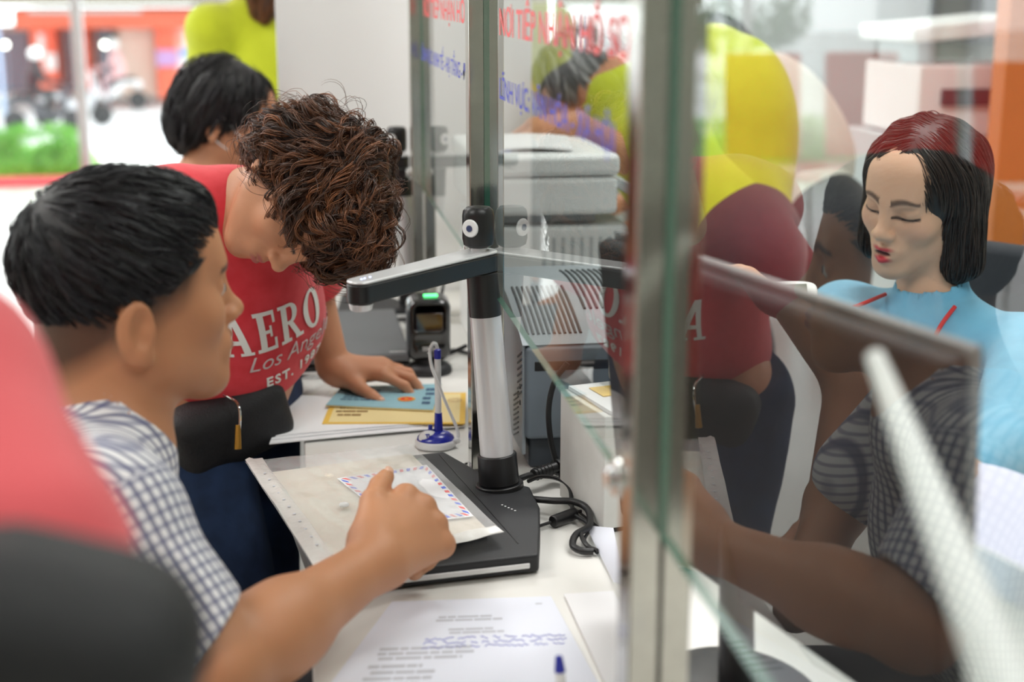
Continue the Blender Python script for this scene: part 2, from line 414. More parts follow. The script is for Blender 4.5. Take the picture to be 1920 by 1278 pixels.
# ================================================================== service counter
m_lam = mat('white_laminate', srgb(236, 235, 230), rough=.32, var=.035, vscale=5, spec=.5)
m_lamf = mat('laminate_front', srgb(225, 225, 222), rough=.4)
m_black = mat('black_plastic', srgb(22, 22, 24), rough=.35)
m_blackm = mat('matt_black_plastic', srgb(34, 35, 38), rough=.5, bump=.08, bscale=900)
m_steel = mat('polished_steel', srgb(186, 184, 176), rough=.13, metal=1, var=.1, vscale=30)
m_chrome = mat('chrome', srgb(225, 225, 225), rough=.05, metal=1)
m_silver = mat('anodised_silver', srgb(214, 214, 216), rough=.3, metal=.35)
e = empty('service_counter', (.4, 1.9, 0), 'long white laminate service counter running under the glass partition', 'counter')
bm = B(); boxb(bm, 0, .85, .2, 3.355, .72, .75); obj('countertop', bm, m_lam, e, bevel=.003)
bm = B(); boxb(bm, .12, .145, .25, 3.35, 0, .72); obj('front_panel', bm, mat('dark_panel', srgb(38, 38, 42), rough=.5), e)
for y in (.3, 1.22, 2.165, 3.3):
    bm = B(); boxb(bm, 0.005, .62, y-.012, y+.012, 0, .72); obj('side_panel', bm, m_lamf, e, bevel=.001)

# ================================================================== partition: posts and panes
XG = .27
for i, y in enumerate((0.06, 1.0, 2.0, 3.0)):
    lab = ['polished steel partition post at the camera end of the counter', 'thick blurred steel post in front of the monitor',
           'steel partition post standing just behind the main document camera', 'thin steel post by the white end wall and the far document camera'][i]
    e = empty('partition_post', (XG, y+.02, .75), lab, 'post', 'steel partition posts')
    for s in (-1, 1):
        bm = B(); boxb(bm, XG+(.0012 if s > 0 else -.0248), XG+(.0248 if s > 0 else -.0012), y, y+.04, .7575, 2.6); obj('post_tube', bm, m_steel, e, bevel=.002)
    bm = B(); lathe(bm, (XG-.003, y+.02, .751), [(.043, 0), (.043, .0025), (.036, .005), (.03, .0065)], 36); obj('base_disc', bm, m_chrome, e)
    for z in (1.075, 2.2):
        bm = B(); cyl(bm, (XG-.028, y+.05, z), (XG+.028, y+.05, z), .016, n=24); cyl(bm, (XG-.034, y+.05, z), (XG-.028, y+.05, z), .009, n=16)
        obj('glass_clamp', bm, m_chrome, e, bevel=.002)
def pane(y0, y1, label, corner=0):
    e = empty('glass_pane', (XG, (y0+y1)/2, 1.046), label, 'glass pane', 'partition glass panes')
    yz = [(y0, 1.046+corner), (y0+corner*1.6, 1.046), (y1, 1.046), (y1, 2.55), (y0, 2.55)] if corner else [(y0, 1.046), (y1, 1.046), (y1, 2.55), (y0, 2.55)]
    x0, x1 = XG-.004, XG+.004
    bm = B(); a = [bm.verts.new((x0, y, z)) for y, z in yz]; b = [bm.verts.new((x1, y, z)) for y, z in yz]
    bm.faces.new(a); f = bm.faces.new(b[::-1]); f.material_index = 2
    n = len(yz)
    for i in range(n):
        f = bm.faces.new((a[i], b[i], b[(i+1) % n], a[(i+1) % n])); f.material_index = 1
    obj('glass_sheet', bm, [m_glass, m_gedge, m_glass_in], e, smooth=0)
    return e
p_far = pane(2.042, 2.998, 'glass pane lettered about economy and infrastructure beyond the middle post')
p_mid = pane(1.042, 1.998, 'glass pane lettered about culture and society between the two nearer posts')
p_near = pane(.102, .998, 'large near glass pane in front of the clerk')
m_blue_ink = mat('blue_vinyl', srgb(52, 60, 190), rough=.5); m_red_ink = mat('red_vinyl', srgb(236, 60, 62), rough=.5)
def vinyl(parent, body, ystart, yend, z, h, m):
    me = text_mesh(body, 1.0, bold=.012, ext=0); co = np.array([v.co[:] for v in me.vertices]); w0, w1 = co[:, 0].min(), co[:, 0].max()
    kx = abs(ystart-yend)/(w1-w0); kz = h/.72
    M = Matrix(((0, 0, -1, XG-.0048), (-kx, 0, 0, ystart+w0*kx), (0, kz, 0, z), (0, 0, 0, 1)))
    me.transform(M); link_mesh('lettering', me, m, parent)
vinyl(p_far, 'NƠI TIẾP NHẬN HỒ SƠ', 2.90, 2.10, 1.405, .034, m_red_ink)
vinyl(p_far, 'LĨNH VỰC: KINH TẾ - HẠ TẦNG - ĐÔ THỊ', 2.96, 2.07, 1.318, .026, m_blue_ink)
vinyl(p_mid, 'NƠI TIẾP NHẬN HỒ SƠ', 1.84, 1.12, 1.398, .034, m_red_ink)
vinyl(p_mid, 'LĨNH VỰC: VĂN HÓA - XÃ HỘI', 1.84, 1.17, 1.318, .027, m_blue_ink)

# ================================================================== document cameras
def document_camera(dx, dy, label, detail=True):
    ox, oy = .24+dx, 1.88+dy
    e = empty('document_camera', (ox, oy, .75), label, 'document camera', 'black and silver document cameras')
    P = lambda x, y, z: Vector((x+dx, y+dy, z))
    bm = B(); prism(bm, [(x+dx, y+dy) for x, y in ((-.045, 1.985), (.006, 1.585), (.282, 1.622), (.297, 1.70), (.312, 1.79), (.312, 1.87), (.262, 1.915), (.209, 2.045), (.17, 2.038))] if detail else [(x+dx, y+dy) for x, y in ((.10, 1.84), (.297, 1.84), (.312, 1.87), (.262, 1.915), (.209, 2.045), (.12, 2.038))], .752, .776)
    ob = obj('base_plate', bm, m_blackm, e, bevel=.004)
    bm = B(); a, b_ = (P(.03, 1.5865, .763), P(.27, 1.619, .763)) if detail else (P(.12, 1.8385, .763), P(.28, 1.8385, .763))
    d = (b_-a).normalized(); nrm = Vector((d.y, -d.x, 0)); box(bm, (a+b_)/2+nrm*.0005, ((b_-a).length, .003, .007), math.atan2(d.y, d.x)); obj('white_strip', bm, mat('white_plastic', srgb(238, 238, 238), rough=.35), e, bevel=.002)
    bm = B(); p0, p1 = P(.20, 2.03, .7764), P(.262, 1.66 if detail else 1.86, .7764); dd = (p1-p0).normalized(); box(bm, (p0+p1)/2, ((p1-p0).length, .0012, .0006), math.atan2(dd.y, dd.x)); obj('seam', bm, m_black, e)
    bm = B()
    for k in range(5 if detail else 0): box(bm, P(.262+.0035*k, 1.80-.006*k, .7765), (.0025, .0018, .0006))
    obj('indicator_mark', bm, mat('white_plastic'), e)
    b0, t0 = P(.270, 1.878, .77), P(.2445, 1.893, 1.127); ax = (t0-b0)
    at = lambda k: b0+ax*k
    bm = B(); cyl(bm, at(0), at(.03), .034, .034, 32); cyl(bm, at(.03), at(.15), .0285, .0275, 32); obj('collar', bm, m_black, e, bevel=.002)
    bm = B(); cyl(bm, at(.13), at(.70), .0235, .0215, 40); obj('column', bm, m_silver, e)
    bm = B(); cyl(bm, at(.70), at(.865), .0225, .0215, 40); cyl(bm, at(.862), at(.868), .0225, .0225, 40); obj('upper_collar', bm, m_black, e, bevel=.001)
    # arm: rounded bar
    top = at(.93); end = Vector(onZ(676, 532, 1.105)) + Vector((dx, dy, 0)) if detail else top+Vector((-.10, -.02, 0))
    if not detail: end = top+Vector((-.165, .02, .0))
    dr = (end-top); dr.z = 0; dn = dr.normalized(); sd = Vector((-dn.y, dn.x, 0))
    def bar(r0, r1, z0, z1):
        pts = []
        for k in range(17):
            a = -math.pi/2+math.pi*k/16; pts.append(end+dn*math.cos(a)*r1+sd*math.sin(a)*r1)
        for k in range(17):
            a = math.pi/2+math.pi*k/16; pts.append(top+dn*math.cos(a)*r0+sd*math.sin(a)*r0)
        bm = B(); prism(bm, [(p.x, p.y) for p in pts], z0, z1); return bm
    zt = top.z
    obj('arm', bar(.0235, .0175, zt-.020, zt+.004), m_black, e, bevel=.0025)
    obj('arm_cover', bar(.0228, .0168, zt+.0042, zt+.0085), m_silver, e, bevel=.0035)
    bm = B(); cyl(bm, (end.x, end.y, zt-.030), (end.x, end.y, zt-.0205), .0135, .0155, 28); obj('lens', bm, m_silver, e, bevel=.002)
    for q in (.004, .010, .020):
        bm = B(); c = end-dn*(.002-q)*-1; cyl(bm, (c.x, c.y, zt+.0085), (c.x, c.y, zt+.0092), .0012, n=12); obj('status_light', bm, mat('blue_led', (.5, .6, 1), emit=(.35, .45, 1), estr=6), e)
    # head block with the side camera
    hc = Vector((top.x-.003, top.y, zt+.041))
    bm = B(); lathe(bm, (hc.x, hc.y, 0), [(.0, zt+.0125), (.014, zt+.0125), (.020, zt+.016), (.0218, zt+.024), (.0218, zt+.056), (.0205, zt+.063), (.016, zt+.0675), (0.0, zt+.069)], 40, sx=1.0, sy=.86); obj('camera_head', bm, m_black, e)
    bm = B(); cyl(bm, (hc.x, hc.y, zt+.008), (hc.x, hc.y, zt+.013), .012, .012, 28); obj('head_neck', bm, m_silver, e)
    fd = Vector((-.62, -.78, 0)).normalized(); c = hc+fd*.0195
    bm = B(); cyl(bm, c, c+fd*.0035, .0125, .0115, 32); obj('camera_ring', bm, mat('white_plastic'), e, bevel=.0012)
    bm = B(); cyl(bm, c+fd*.0035, c+fd*.0045, .0045, n=24); obj('camera_eye', bm, mat('dark_lens', (.02, .03, .12), rough=.05, coat=1), e)
    return e
dc = document_camera(0, 0, 'black and silver document camera at the front with a long arm over the counter')
document_camera(-.022, 1.20, 'smaller looking document camera standing near the white end wall behind the curly hair', False)

# ================================================================== plastic envelope folder and its contents, resting on the camera base
m_clear = bpy.data.materials.new('clear_plastic'); m_clear.use_nodes = True
def soft_plastic(m, tint, mixf, rough=.12):
    t = nt(m); pb = t.nodes['Principled BSDF']; pb.inputs['Base Color'].default_value = (*tint, 1); pb.inputs['Roughness'].default_value = rough; pb.inputs['Coat Weight'].default_value = .6
    f = noise(t, 30, 3); b = N(t, 'ShaderNodeBump'); b.inputs['Strength'].default_value = .5; b.inputs['Distance'].default_value = .006; L(t, f, b.inputs['Height']); L(t, b.outputs[0], pb.inputs['Normal'])
    tr = N(t, 'ShaderNodeBsdfTransparent'); tr.inputs[0].default_value = (.98, .98, .98, 1); mx = N(t, 'ShaderNodeMixShader'); mx.inputs[0].default_value = mixf
    L(t, tr.outputs[0], mx.inputs[1]); L(t, pb.outputs[0], mx.inputs[2]); L(t, mx.outputs[0], t.nodes['Material Output'].inputs[0])
soft_plastic(m_clear, srgb(252, 252, 252), .26)
m_paper = mat('white_paper', srgb(244, 244, 246), rough=.7); m_paperb = mat('bluish_paper', srgb(236, 240, 252), rough=.6)
m_cream_doc = mat('cream_paper', srgb(244, 234, 216), rough=.7, var=.03, vscale=14)
m_ink = mat('dark_ink', srgb(70, 70, 80), rough=.8); m_inkb = mat('ballpoint_ink', srgb(140, 144, 218), rough=.8); m_grey_ink = mat('grey_print', srgb(196, 198, 206), rough=.8)
fx = [onZ(*p, .785) for p in ((460, 871), (772, 838), (945, 1004), (600, 1087))]
F00, F10, F11, F01 = [Vector(p) for p in fx]
def fold_p(u, v, z): return (F00*(1-u)+F10*u)*(1-v)+(F01*(1-u)+F11*u)*v+Vector((0, 0, z))
wav = lambda u, v: .0018*math.sin(9*u+4*v)+.0016*math.sin(17*v+3*u)+.0013*math.sin(31*u-8*v)+.0010*math.sin(44*v+6*u)*(1-v)
bm = B(); sheet(bm, fold_p(.07, .10, -.0035), fold_p(.96, .07, -.0035), fold_p(.955, .93, -.0035), fold_p(.12, .95, -.0035), 4, 4, .003); tag(obj('document_stack', bm, m_cream_doc, smooth=60), 'cream documents inside the clear plastic folder', 'papers')
c4 = [Vector(onZ(*p, .7875)) for p in ((632, 897), (800, 872), (888, 968), (742, 985))]
e = empty('airmail_envelope', (c4[0]+c4[2])/2, 'white envelope with red and blue striped border inside the clear folder', 'envelope')
bm = B(); sheet(bm, *c4, 4, 4, .0008); obj('envelope_paper', bm, m_paper, e)
def edge_marks(parent, cs, n, inset, wd, mats_, z=.001):
    for s in range(4):
        a, b_ = cs[s], cs[(s+1) % 4]; cen = sum(cs, Vector())/4
        bms = [B(), B()]
        for k in range(n):
            for j in range(2):
                t0 = (k+.12+.5*j)/n; t1 = t0+.26/n
                p, q = a.lerp(b_, t0), a.lerp(b_, t1); ip, iq = p.lerp(cen, inset), q.lerp(cen, inset); op_, oq = p.lerp(cen, inset+wd), q.lerp(cen, inset+wd)
                up = Vector((0, 0, z)); vs = [bms[j].verts.new(x+up) for x in (ip, iq, oq, op_)]; bms[j].faces.new(vs)
        for j in range(2):
            g = bmesh.ops.extrude_face_region(bms[j], geom=bms[j].faces[:]); bmesh.ops.translate(bms[j], verts=[v for v in g['geom'] if isinstance(v, bmesh.types.BMVert)], vec=(0, 0, .0001))
            obj('border_stripe', bms[j], mats_[j], parent, smooth=0)
edge_marks(e, c4, 6, .04, .10, (mat('stripe_red', srgb(240, 130, 130), rough=.7), mat('stripe_blue', srgb(120, 140, 235), rough=.7)))
e = empty('plastic_folder', fold_p(.5, .5, 0), 'clear plastic button folder lying on the document camera base under the fist', 'folder')
bm = B(); sheet(bm, fold_p(0, 0, .0025), fold_p(1, 0, .0025), fold_p(1, 1, .0025), fold_p(0, 1, .0025), 40, 40, .0004, lambda u, v: .0018+wav(u, v)*min(1, 6*min(u, v, 1-u, 1-v)+.2)); obj('front_sheet', bm, m_clear, e)
m_frost = bpy.data.materials.new('frosted_plastic'); m_frost.use_nodes = True; soft_plastic(m_frost, srgb(248, 247, 243), .66, .25)
bm = B(); sheet(bm, fold_p(0, 0, .0075), fold_p(.10, 0, .0075), fold_p(.12, .96, .0075), fold_p(0, 1, .0065), 4, 20, .0004, lambda u, v: .6*wav(u, v)); obj('binding_strip', bm, m_frost, e)
bm = B(); sheet(bm, fold_p(0, .93, .0075), fold_p(.98, .95, .0075), fold_p(1, 1, .0045), fold_p(0, 1.0, .0065), 20, 3, .0004, lambda u, v: .5*wav(u, v)); obj('welded_edge', bm, m_frost, e)
bm = B()
for k in range(11):
    p = fold_p(.055+.02*(k/11), .16+.065*k, .0084); cyl(bm, p, p+Vector((0, 0, .0004)), .0022, n=10)
obj('punched_hole', bm, m_grey_ink, e)
pb_ = Vector(onZ(645, 945, .793)); bm = B(); lathe(bm, (pb_.x, pb_.y, pb_.z-.002), [(.0065, 0), (.0068, .002), (.0055, .0035), (.002, .0038)], 24); obj('snap_button', bm, mat('white_plastic'), e)

# ================================================================== pen stand
pb0 = Vector(onZ(817, 835, .752))
e = empty('desk_pen', pb0, 'blue and white counter pen standing upright in its round holder with a coiled cord', 'pen')
m_wp = mat('white_plastic'); m_bp = mat('blue_plastic', srgb(36, 46, 165), rough=.25, coat=.3)
bm = B(); lathe(bm, pb0, [(.0315, 0), (.033, .004), (.0325, .009), (.030, .0115)], 40, sx=1.0, sy=.92); obj('holder_base', bm, m_wp, e)
bm = B(); lathe(bm, pb0, [(.0300, .0116), (.0285, .016), (.021, .022), (.012, .0245)], 40, sx=1, sy=.92); obj('holder_body', bm, m_bp, e)
bm = B(); sph(bm, pb0+Vector((-.0115, -.006, .014)), .0165, (1, .85, .8)); obj('holder_badge', bm, m_wp, e)
text_obj('badge_mark', 'TL', .008, frame(pb0+Vector((-.0175, -.0185, .0195)), (1, -.3, .15), None, (.1, .35, 1)), m_bp, e, bold=.0004, ext=.0002)
text_obj('badge_dot', '■', .005, frame(pb0+Vector((-.014, -.020, .0155)), (1, -.3, .15), None, (.1, .35, 1)), m_red_ink, e, ext=.0002)
pt_ = pb0+Vector((.005, .002, 0)); tip = pt_+Vector((0, .000, .0))
bm = B(); cyl(bm, pt_+Vector((0, 0, .020)), pt_+Vector((.0, 0, .054)), .0075, .0058, 24); cyl(bm, pt_+Vector((-.013, 0, .02)), pt_+Vector((-.013, 0, .034)), .0036, .0034, 16); obj('pen_socket', bm, m_bp, e, bevel=.0006)
bm = B(); cyl(bm, pt_+Vector((0, 0, .054)), pt_+Vector((0, 0, .142)), .0052, .0052, 24); obj('pen_barrel', bm, m_wp, e)
bm = B(); lathe(bm, pt_, [(.0055, .142), (.0055, .152), (.0052, .156), (.002, .1585)], 24); obj('pen_cap', bm, m_bp, e)
bm = B(); pts = spline([pt_+Vector(p) for p in ((0, 0, .158), (-.002, -.001, .164), (-.0065, -.002, .166), (-.010, -.003, .162), (-.0125, -.004, .152), (-.010, -.009, .130), (-.001, -.0135, .105), (.008, -.012, .08), (.018, -.010, .055), (.028, -.009, .03), (.030, -.010, .016), (.025, -.010, .007), (.022, -.014, .010), (.027, -.018, .014), (.031, -.014, .009), (.026, -.008, .006), (.024, .0, .006))], 10)
tube(bm, pts, .0026, 10); obj('coiled_cord', bm, m_wp, e)
bm = B()
for k in range(8, 42, 4):
    tube(bm, [pts[k], pts[k]+(pts[k]-(pt_+Vector((-.005, 0, .150)))).normalized()*.0042], .0009, 6)
obj('cord_ring', bm, m_wp, e)
# ================================================================== papers on the counter beyond the camera
def PZ(x, y, z): return Vector(onZ(x, y, z))
bm = B(); sheet(bm, PZ(575, 702, .7515), PZ(650, 712, .7515), PZ(560, 790, .7515), PZ(474, 778, .7515), 14, 10, .0004, lambda u, v: .010*abs(math.sin(5*u+2*v))*abs(math.sin(3*v+1)))
tag(obj('plastic_sleeve', bm, m_clear), 'crumpled clear plastic sleeve under the white sheets by the black waist bag', 'plastic sleeve')
ds = [((540, 742), (868, 752), (872, 800), (505, 833)), ((548, 745), (872, 758), (870, 792), (508, 825)), ((552, 742), (866, 748), (862, 790), (514, 818))]
for i, q in enumerate(ds):
    bm = B(); sheet(bm, *[PZ(*p, .7535+.0022*i) for p in q], 12, 12, .0016, lambda u, v: .0015*math.sin(3*u)*v)
    o = tag(obj('paper_sheets', bm, m_paper), ['lowest white sheets in the pile in front of the curly haired woman', 'middle white sheets in the pile in front of the curly haired woman', 'uppermost white sheets, just under the yellow certificate'][i], 'papers', 'white sheets under the booklets')
e = empty('yellow_certificate', PZ(740, 765, .7615), 'yellow certificate sheet lying between the white papers and the blue booklet', 'certificate')
yc = [PZ(*p, .7605) for p in ((628, 737), (874, 737), (872, 795), (604, 795))]
m_yel = mat('yellow_paper', srgb(240, 196, 84), rough=.65, var=.05, vscale=25); m_yel2 = mat('pale_yellow_paper', srgb(240, 220, 160), rough=.65)
bm = B(); sheet(bm, *yc, 6, 6, .0014); obj('sheet', bm, m_yel, e)
cen = sum(yc, Vector())/4; yi = [p.lerp(cen, .08) for p in yc]; bm = B(); sheet(bm, *[p+Vector((0, 0, .00142)) for p in yi], 4, 4, .0001); obj('printed_field', bm, m_yel2, e)
seal = PZ(853, 750, .7622); bm = B()
for k in range(32):
    a = 2*math.pi*k/32; b2 = 2*math.pi*(k+1)/32
    for r0, r1 in ((.0105, .012), (.006, .0068)):
        vs = [bm.verts.new(seal+Vector((r*math.cos(q), r*math.sin(q), .0003))) for r, q in ((r0, a), (r1, a), (r1, b2), (r0, b2))]; bm.faces.new(vs)
obj('printed_seal', bm, mat('seal_brown', srgb(190, 150, 110), rough=.7), e, smooth=0)
def print_lines(parent, c, n, m, z, u0=.1, u1=.9, v0=.1, v1=.9, lw=.25, name='printed_text', words=6, seed=1, hgt=None):
    """rows of small word blocks on a sheet given by its corners"""
    rnd = random.Random(seed); P = lambda u, v: (c[0]*(1-u)+c[1]*u)*(1-v)+(c[3]*(1-u)+c[2]*u)*v+Vector((0, 0, z)); bm = B()
    for r in range(n):
        v = v0+(v1-v0)*(r+.5)/n; dv = (v1-v0)/n*lw; u = u0+rnd.random()*.03
        end = u1-rnd.random()*.25*(u1-u0)
        while u < end:
            w = (u1-u0)/words*(.35+.9*rnd.random()); w = min(w, end-u)
            if w <= .004: break
            vs = [bm.verts.new(P(*q)) for q in ((u, v-dv), (u+w, v-dv), (u+w, v+dv), (u, v+dv))]; bm.faces.new(vs[::-1]); u += w+(u1-u0)*.02
    return tag(obj(name, bm, m, parent, smooth=0), kind='stuff')
print_lines(e, yc, 4, mat('brown_print', srgb(150, 120, 70), rough=.8), .0019, .06, .30, .35, .8, words=3, seed=4)
e = empty('blue_booklet', PZ(715, 750, .764), 'light blue booklet with a red and gold emblem under the curly haired woman\'s hand', 'booklet')
bc = [PZ(*p, .7635) for p in ((640, 728), (828, 722), (812, 771), (611, 762))]
bm = B(); sheet(bm, *bc, 4, 4, .0022); obj('inner_pages', bm, m_yel2, e)
bm = B(); sheet(bm, *[p+Vector((0, 0, .0023)) for p in bc], 6, 6, .0010); obj('cover', bm, mat('pale_blue_cover', srgb(150, 196, 208), rough=.5, var=.05, vscale=40), e, bevel=.0003)
em = PZ(762, 748, .7672)
bm = B(); lathe(bm, em, [(.0135, 0), (.0135, .0003)], 28, sx=1, sy=.95); obj('emblem_disc', bm, mat('emblem_red', srgb(226, 60, 40), rough=.5), e)
bm = B()
for k in range(14):
    a = 2*math.pi*k/14; cyl(bm, em+Vector((.0132*math.cos(a), .0125*math.sin(a), .0003)), em+Vector((.0132*math.cos(a), .0125*math.sin(a), .0007)), .0026, n=8)
obj('emblem_wreath', bm, mat('emblem_gold', srgb(245, 176, 50), rough=.4), e)
bm = B(); st = []
for k in range(10): a = math.pi/2+math.pi*k/5; r = .0055 if k % 2 == 0 else .0023; st.append((em.x+r*math.cos(a), em.y+r*math.sin(a)))
prism(bm, st, em.z+.0003, em.z+.0008); obj('emblem_star', bm, mat('emblem_gold'), e)
m_navy = mat('navy_print', srgb(60, 90, 120), rough=.7)
print_lines(e, bc, 5, m_navy, .0036, .08, .46, .2, .75, words=4, seed=9); print_lines(e, bc, 4, m_navy, .0036, .86, .97, .15, .85, lw=.3, words=2, seed=3)

# ================================================================== barcode reader
bs = Vector((.238, 2.60, .7505)); e = empty('barcode_scanner', bs, 'black hands-free barcode scanner with a green light standing by the flatbed', 'barcode scanner')
bm = B(); lathe(bm, bs, [(.043, 0), (.045, .004), (.043, .013), (.036, .019), (.024, .023), (.020, .032)], 40, sx=1, sy=.85); obj('foot', bm, m_blackm, e)
sh = Shape(); tl = Matrix.Rotation(R(8), 4, 'X')
sh.rbox((0, 0, .089), (.041, .033, .062), .020, .004, '+', tl); sh.rbox((0, -.038, .112), (.028, .02, .024), .008, .006, '-', tl)
sh.rbox((0, -.04, .066), (.030, .012, .010), .006, .006, '-', tl)
sdf_obj('housing', lambda P: sh(P-np.array(bs)), np.array(bs)+(-.06, -.06, .01), np.array(bs)+(.06, .06, .17), mat('gloss_black', srgb(15, 15, 17), rough=.14, coat=.5), e, h=.002, it=1)
bm = B(); box(bm, bs+Vector((.0, -.0335, .105)), (.050, .002, .036), 0, Matrix.Rotation(R(8), 4, 'X')); obj('scan_window', bm, mat('dark_red_glass', (.02, .006, .006), rough=.05, coat=1), e, bevel=.002)
bm = B(); box(bm, bs+Vector((.004, -.014, .1525)), (.026, .008, .003), 0, Matrix.Rotation(R(8), 4, 'X')); obj('green_light', bm, mat('green_led', (.1, 1, .2), emit=(.1, 1, .25), estr=4), e, bevel=.001)
text_obj('maker_lettering', 'ZEBRA', .0085, frame(bs+Vector((-.014, -.0325, .052)), (1, 0, 0), None, (0, -.14, 1)), mat('light_grey_print', srgb(200, 200, 200)), e, bold=.0002, ext=.001)

# ================================================================== flatbed scanner by the wall
bx = lambda n, par, x0, x1, y0, y1, z0, z1, m, bev=.004, seg=3: obj(n, (lambda b: (boxb(b, x0, x1, y0, y1, z0, z1), b)[1])(B()), m, par, bevel=bev, seg=seg)
m_gdark = mat('dark_grey_plastic', srgb(98, 100, 103), rough=.5, bump=.05, bscale=700)
e = empty('flatbed_scanner', (.075, 2.79, .7505), 'flat grey document scanner lying against the white end wall', 'scanner')
bx('lower_body', e, -.065, .205, 2.585, 2.985, .7505, .7735, m_black)
bx('silver_strip', e, -.060, .200, 2.5825, 2.60, .760, .7645, mat('white_plastic'), .001)
bx('lid', e, -.06, .203, 2.588, 2.983, .776, .793, m_gdark, .006, 4)
bx('lid_groove', e, -.02, .05, 2.83, 2.834, .7925, .7936, m_black, .0003)
bx('maker_plate', e, .165, .195, 2.60, 2.606, .7925, .7936, mat('light_grey_print'), .0003)

# ================================================================== laser printer, white box with papers, monitor
m_pg = mat('printer_grey', srgb(152, 160, 166), rough=.45, bump=.04, bscale=600); m_pg2 = mat('printer_slate', srgb(112, 122, 132), rough=.45); m_pdk = mat('printer_dark', srgb(60, 66, 74), rough=.5)
e = empty('laser_printer', (.50, 2.19, .7505), 'grey laser printer with a slotted top just behind the glass and the camera column', 'printer')
bx('base', e, .335, .70, 2.02, 2.36, .7505, .800, m_pdk, .006)
bx('body', e, .327, .71, 2.00, 2.37, .801, .945, m_pg2, .008)
bx('side_cover', e, .3235, .329, 2.012, 2.35, .775, .945, m_pg, .002)
bm = B()
for k in range(7): box(bm, (.3228, 2.035+.0001*k, .925-.010*k), (.0012, .045, .0028), 0, Matrix.Rotation(R(-22), 4, 'X'))
for k in range(9): box(bm, (.3228, 2.07, .855-.008*k), (.0012, .05, .0022), 0, Matrix.Rotation(R(-22), 4, 'X'))
tag(obj('side_slots', bm, m_pdk, e), kind='stuff')
bx('front_groove', e, .34, .70, 1.9985, 2.004, .908, .922, m_black, .001)
for z in (.873, .848): bx('release_hole', e, .3222, .3240, 2.030, 2.034, z, z+.007, m_black, .0002)
bm = B(); n = 14; prof = []
for k in range(n+1): a = k/n; prof.append((2.003+.36*a, .947+.052*math.sin(math.pi*min(1, a*1.15)*.62)))
vs = []
for x in (.322, .715): vs.append([bm.verts.new((x, y, z)) for y, z in prof]+[bm.verts.new((x, prof[-1][0], .9455)), bm.verts.new((x, prof[0][0], .9455))])
bm.faces.new(vs[0]); bm.faces.new(vs[1][::-1]); m_ = len(vs[0])
for i in range(m_): bm.faces.new((vs[0][i], vs[1][i], vs[1][(i+1) % m_], vs[0][(i+1) % m_]))
obj('top_cover', bm, m_pg, e, bevel=.004)
for g, (xa, xb, ya, yb) in enumerate(((.335, .415, 2.03, 2.19), (.435, .56, 2.10, 2.31))):
    bm = B(); k = 11 if g == 0 else 14
    for j in range(k):
        x = xa+(xb-xa)*j/(k-1); pts = []
        for q in range(8):
            y = ya+(yb-ya)*q/7; a = (y-2.003)/.36; pts.append(Vector((x, y, .9478+.052*math.sin(math.pi*min(1, a*1.15)*.62))))
        tube(bm, pts, .0022, 6)
    tag(obj('vent_slots', bm, mat('vent_dark', srgb(52, 58, 62)), e), kind='stuff')
e = empty('cream_canister', (.49, 1.87, .917), 'cream rounded box standing on top of the white cabinet by the printer', 'box')
bx('canister_body', e, .425, .56, 1.845, 1.895, .9185, .962, mat('cream_plastic', srgb(222, 212, 190), rough=.4), .012, 4); bx('canister_lid', e, .42, .565, 1.84, 1.90, .963, .972, m_pg, .003)
rz = math.atan2(.387-.354, 1.87-1.733)
Mw = Matrix.Translation((.355, 1.875, 0)) @ Matrix.Rotation(rz, 4, 'Z')
def wb(n, par, x0, x1, y0, y1, z0, z1, m, bev):
    bm = B(); boxb(bm, x0, x1, y0, y1, z0, z1); bmesh.ops.transform(bm, matrix=Mw, verts=bm.verts); return obj(n, bm, m, par, bevel=bev)
e = empty('white_cabinet', (.45, 1.8, .7505), 'scuffed white desktop cabinet beside the grey printer behind the glass', 'cabinet')
wb('cabinet_body', e, 0, .30, -.142, 0.0, .757, .914, mat('scuffed_white', srgb(226, 226, 222), rough=.45, color2=srgb(214, 213, 208), vscale=14), .002)
wb('cabinet_base', e,    .004, .29, -.138, -.004, .7505, .757, m_black, 0)
def wsheet(name, x0, x1, y0, y1, z, th, m, label, cat, rot=0, group=None):
    bm = B(); boxb(bm, x0, x1, y0, y1, z, z+th); bmesh.ops.transform(bm, matrix=Mw, verts=bm.verts); return tag(obj(name, bm, m, smooth=0), label, cat, group)
wsheet('paper_stack', .01, .20, -.14, -.005, .9145, .005, m_paper, 'stack of white paper on the scuffed white cabinet', 'papers')
wsheet('yellow_note', .03, .072, -.075, -.03, .920, .0012, mat('note_yellow', srgb(246, 206, 96), rough=.7), 'small yellow note lying on the white paper stack', 'note')

# monitor: back towards the glass
TL_, TR_ = Vector((.312, 1.46, 1.200)), Vector((.450, .915, 1.200)); ud = (TR_-TL_).normalized(); dn_ = Vector((.045, .055, -.35)).normalized()
nf = ud.cross(dn_).normalized()                       # points to the customer's side
if nf.x > 0: nf = -nf
e = empty('monitor', ((TL_+TR_)/2).to_2d().to_3d()+Vector((.05, 0, .7505)), 'dark monitor seen from behind through the near glass pane', 'monitor')
Wd, Hd = (TR_-TL_).length, .345
def mslab(n, u0, u1, v0, v1, d0, d1, m, bev):
    bm = B(); vs = [bm.verts.new(TL_+ud*u+dn_*v-nf*d) for u in (u0, u1) for v in (v0, v1) for d in (d0, d1)]
    for f in ((0, 1, 3, 2), (4, 6, 7, 5), (0, 4, 5, 1), (2, 3, 7, 6), (0, 2, 6, 4), (1, 5, 7, 3)): bm.faces.new([vs[i] for i in f])
    return obj(n, bm, m, e, bevel=bev)
m_mon = mat('monitor_back', srgb(30, 28, 32), rough=.55, spec=.25)
mslab('back_shell', 0, Wd, .0045, Hd, 0, .022, m_mon, .008)
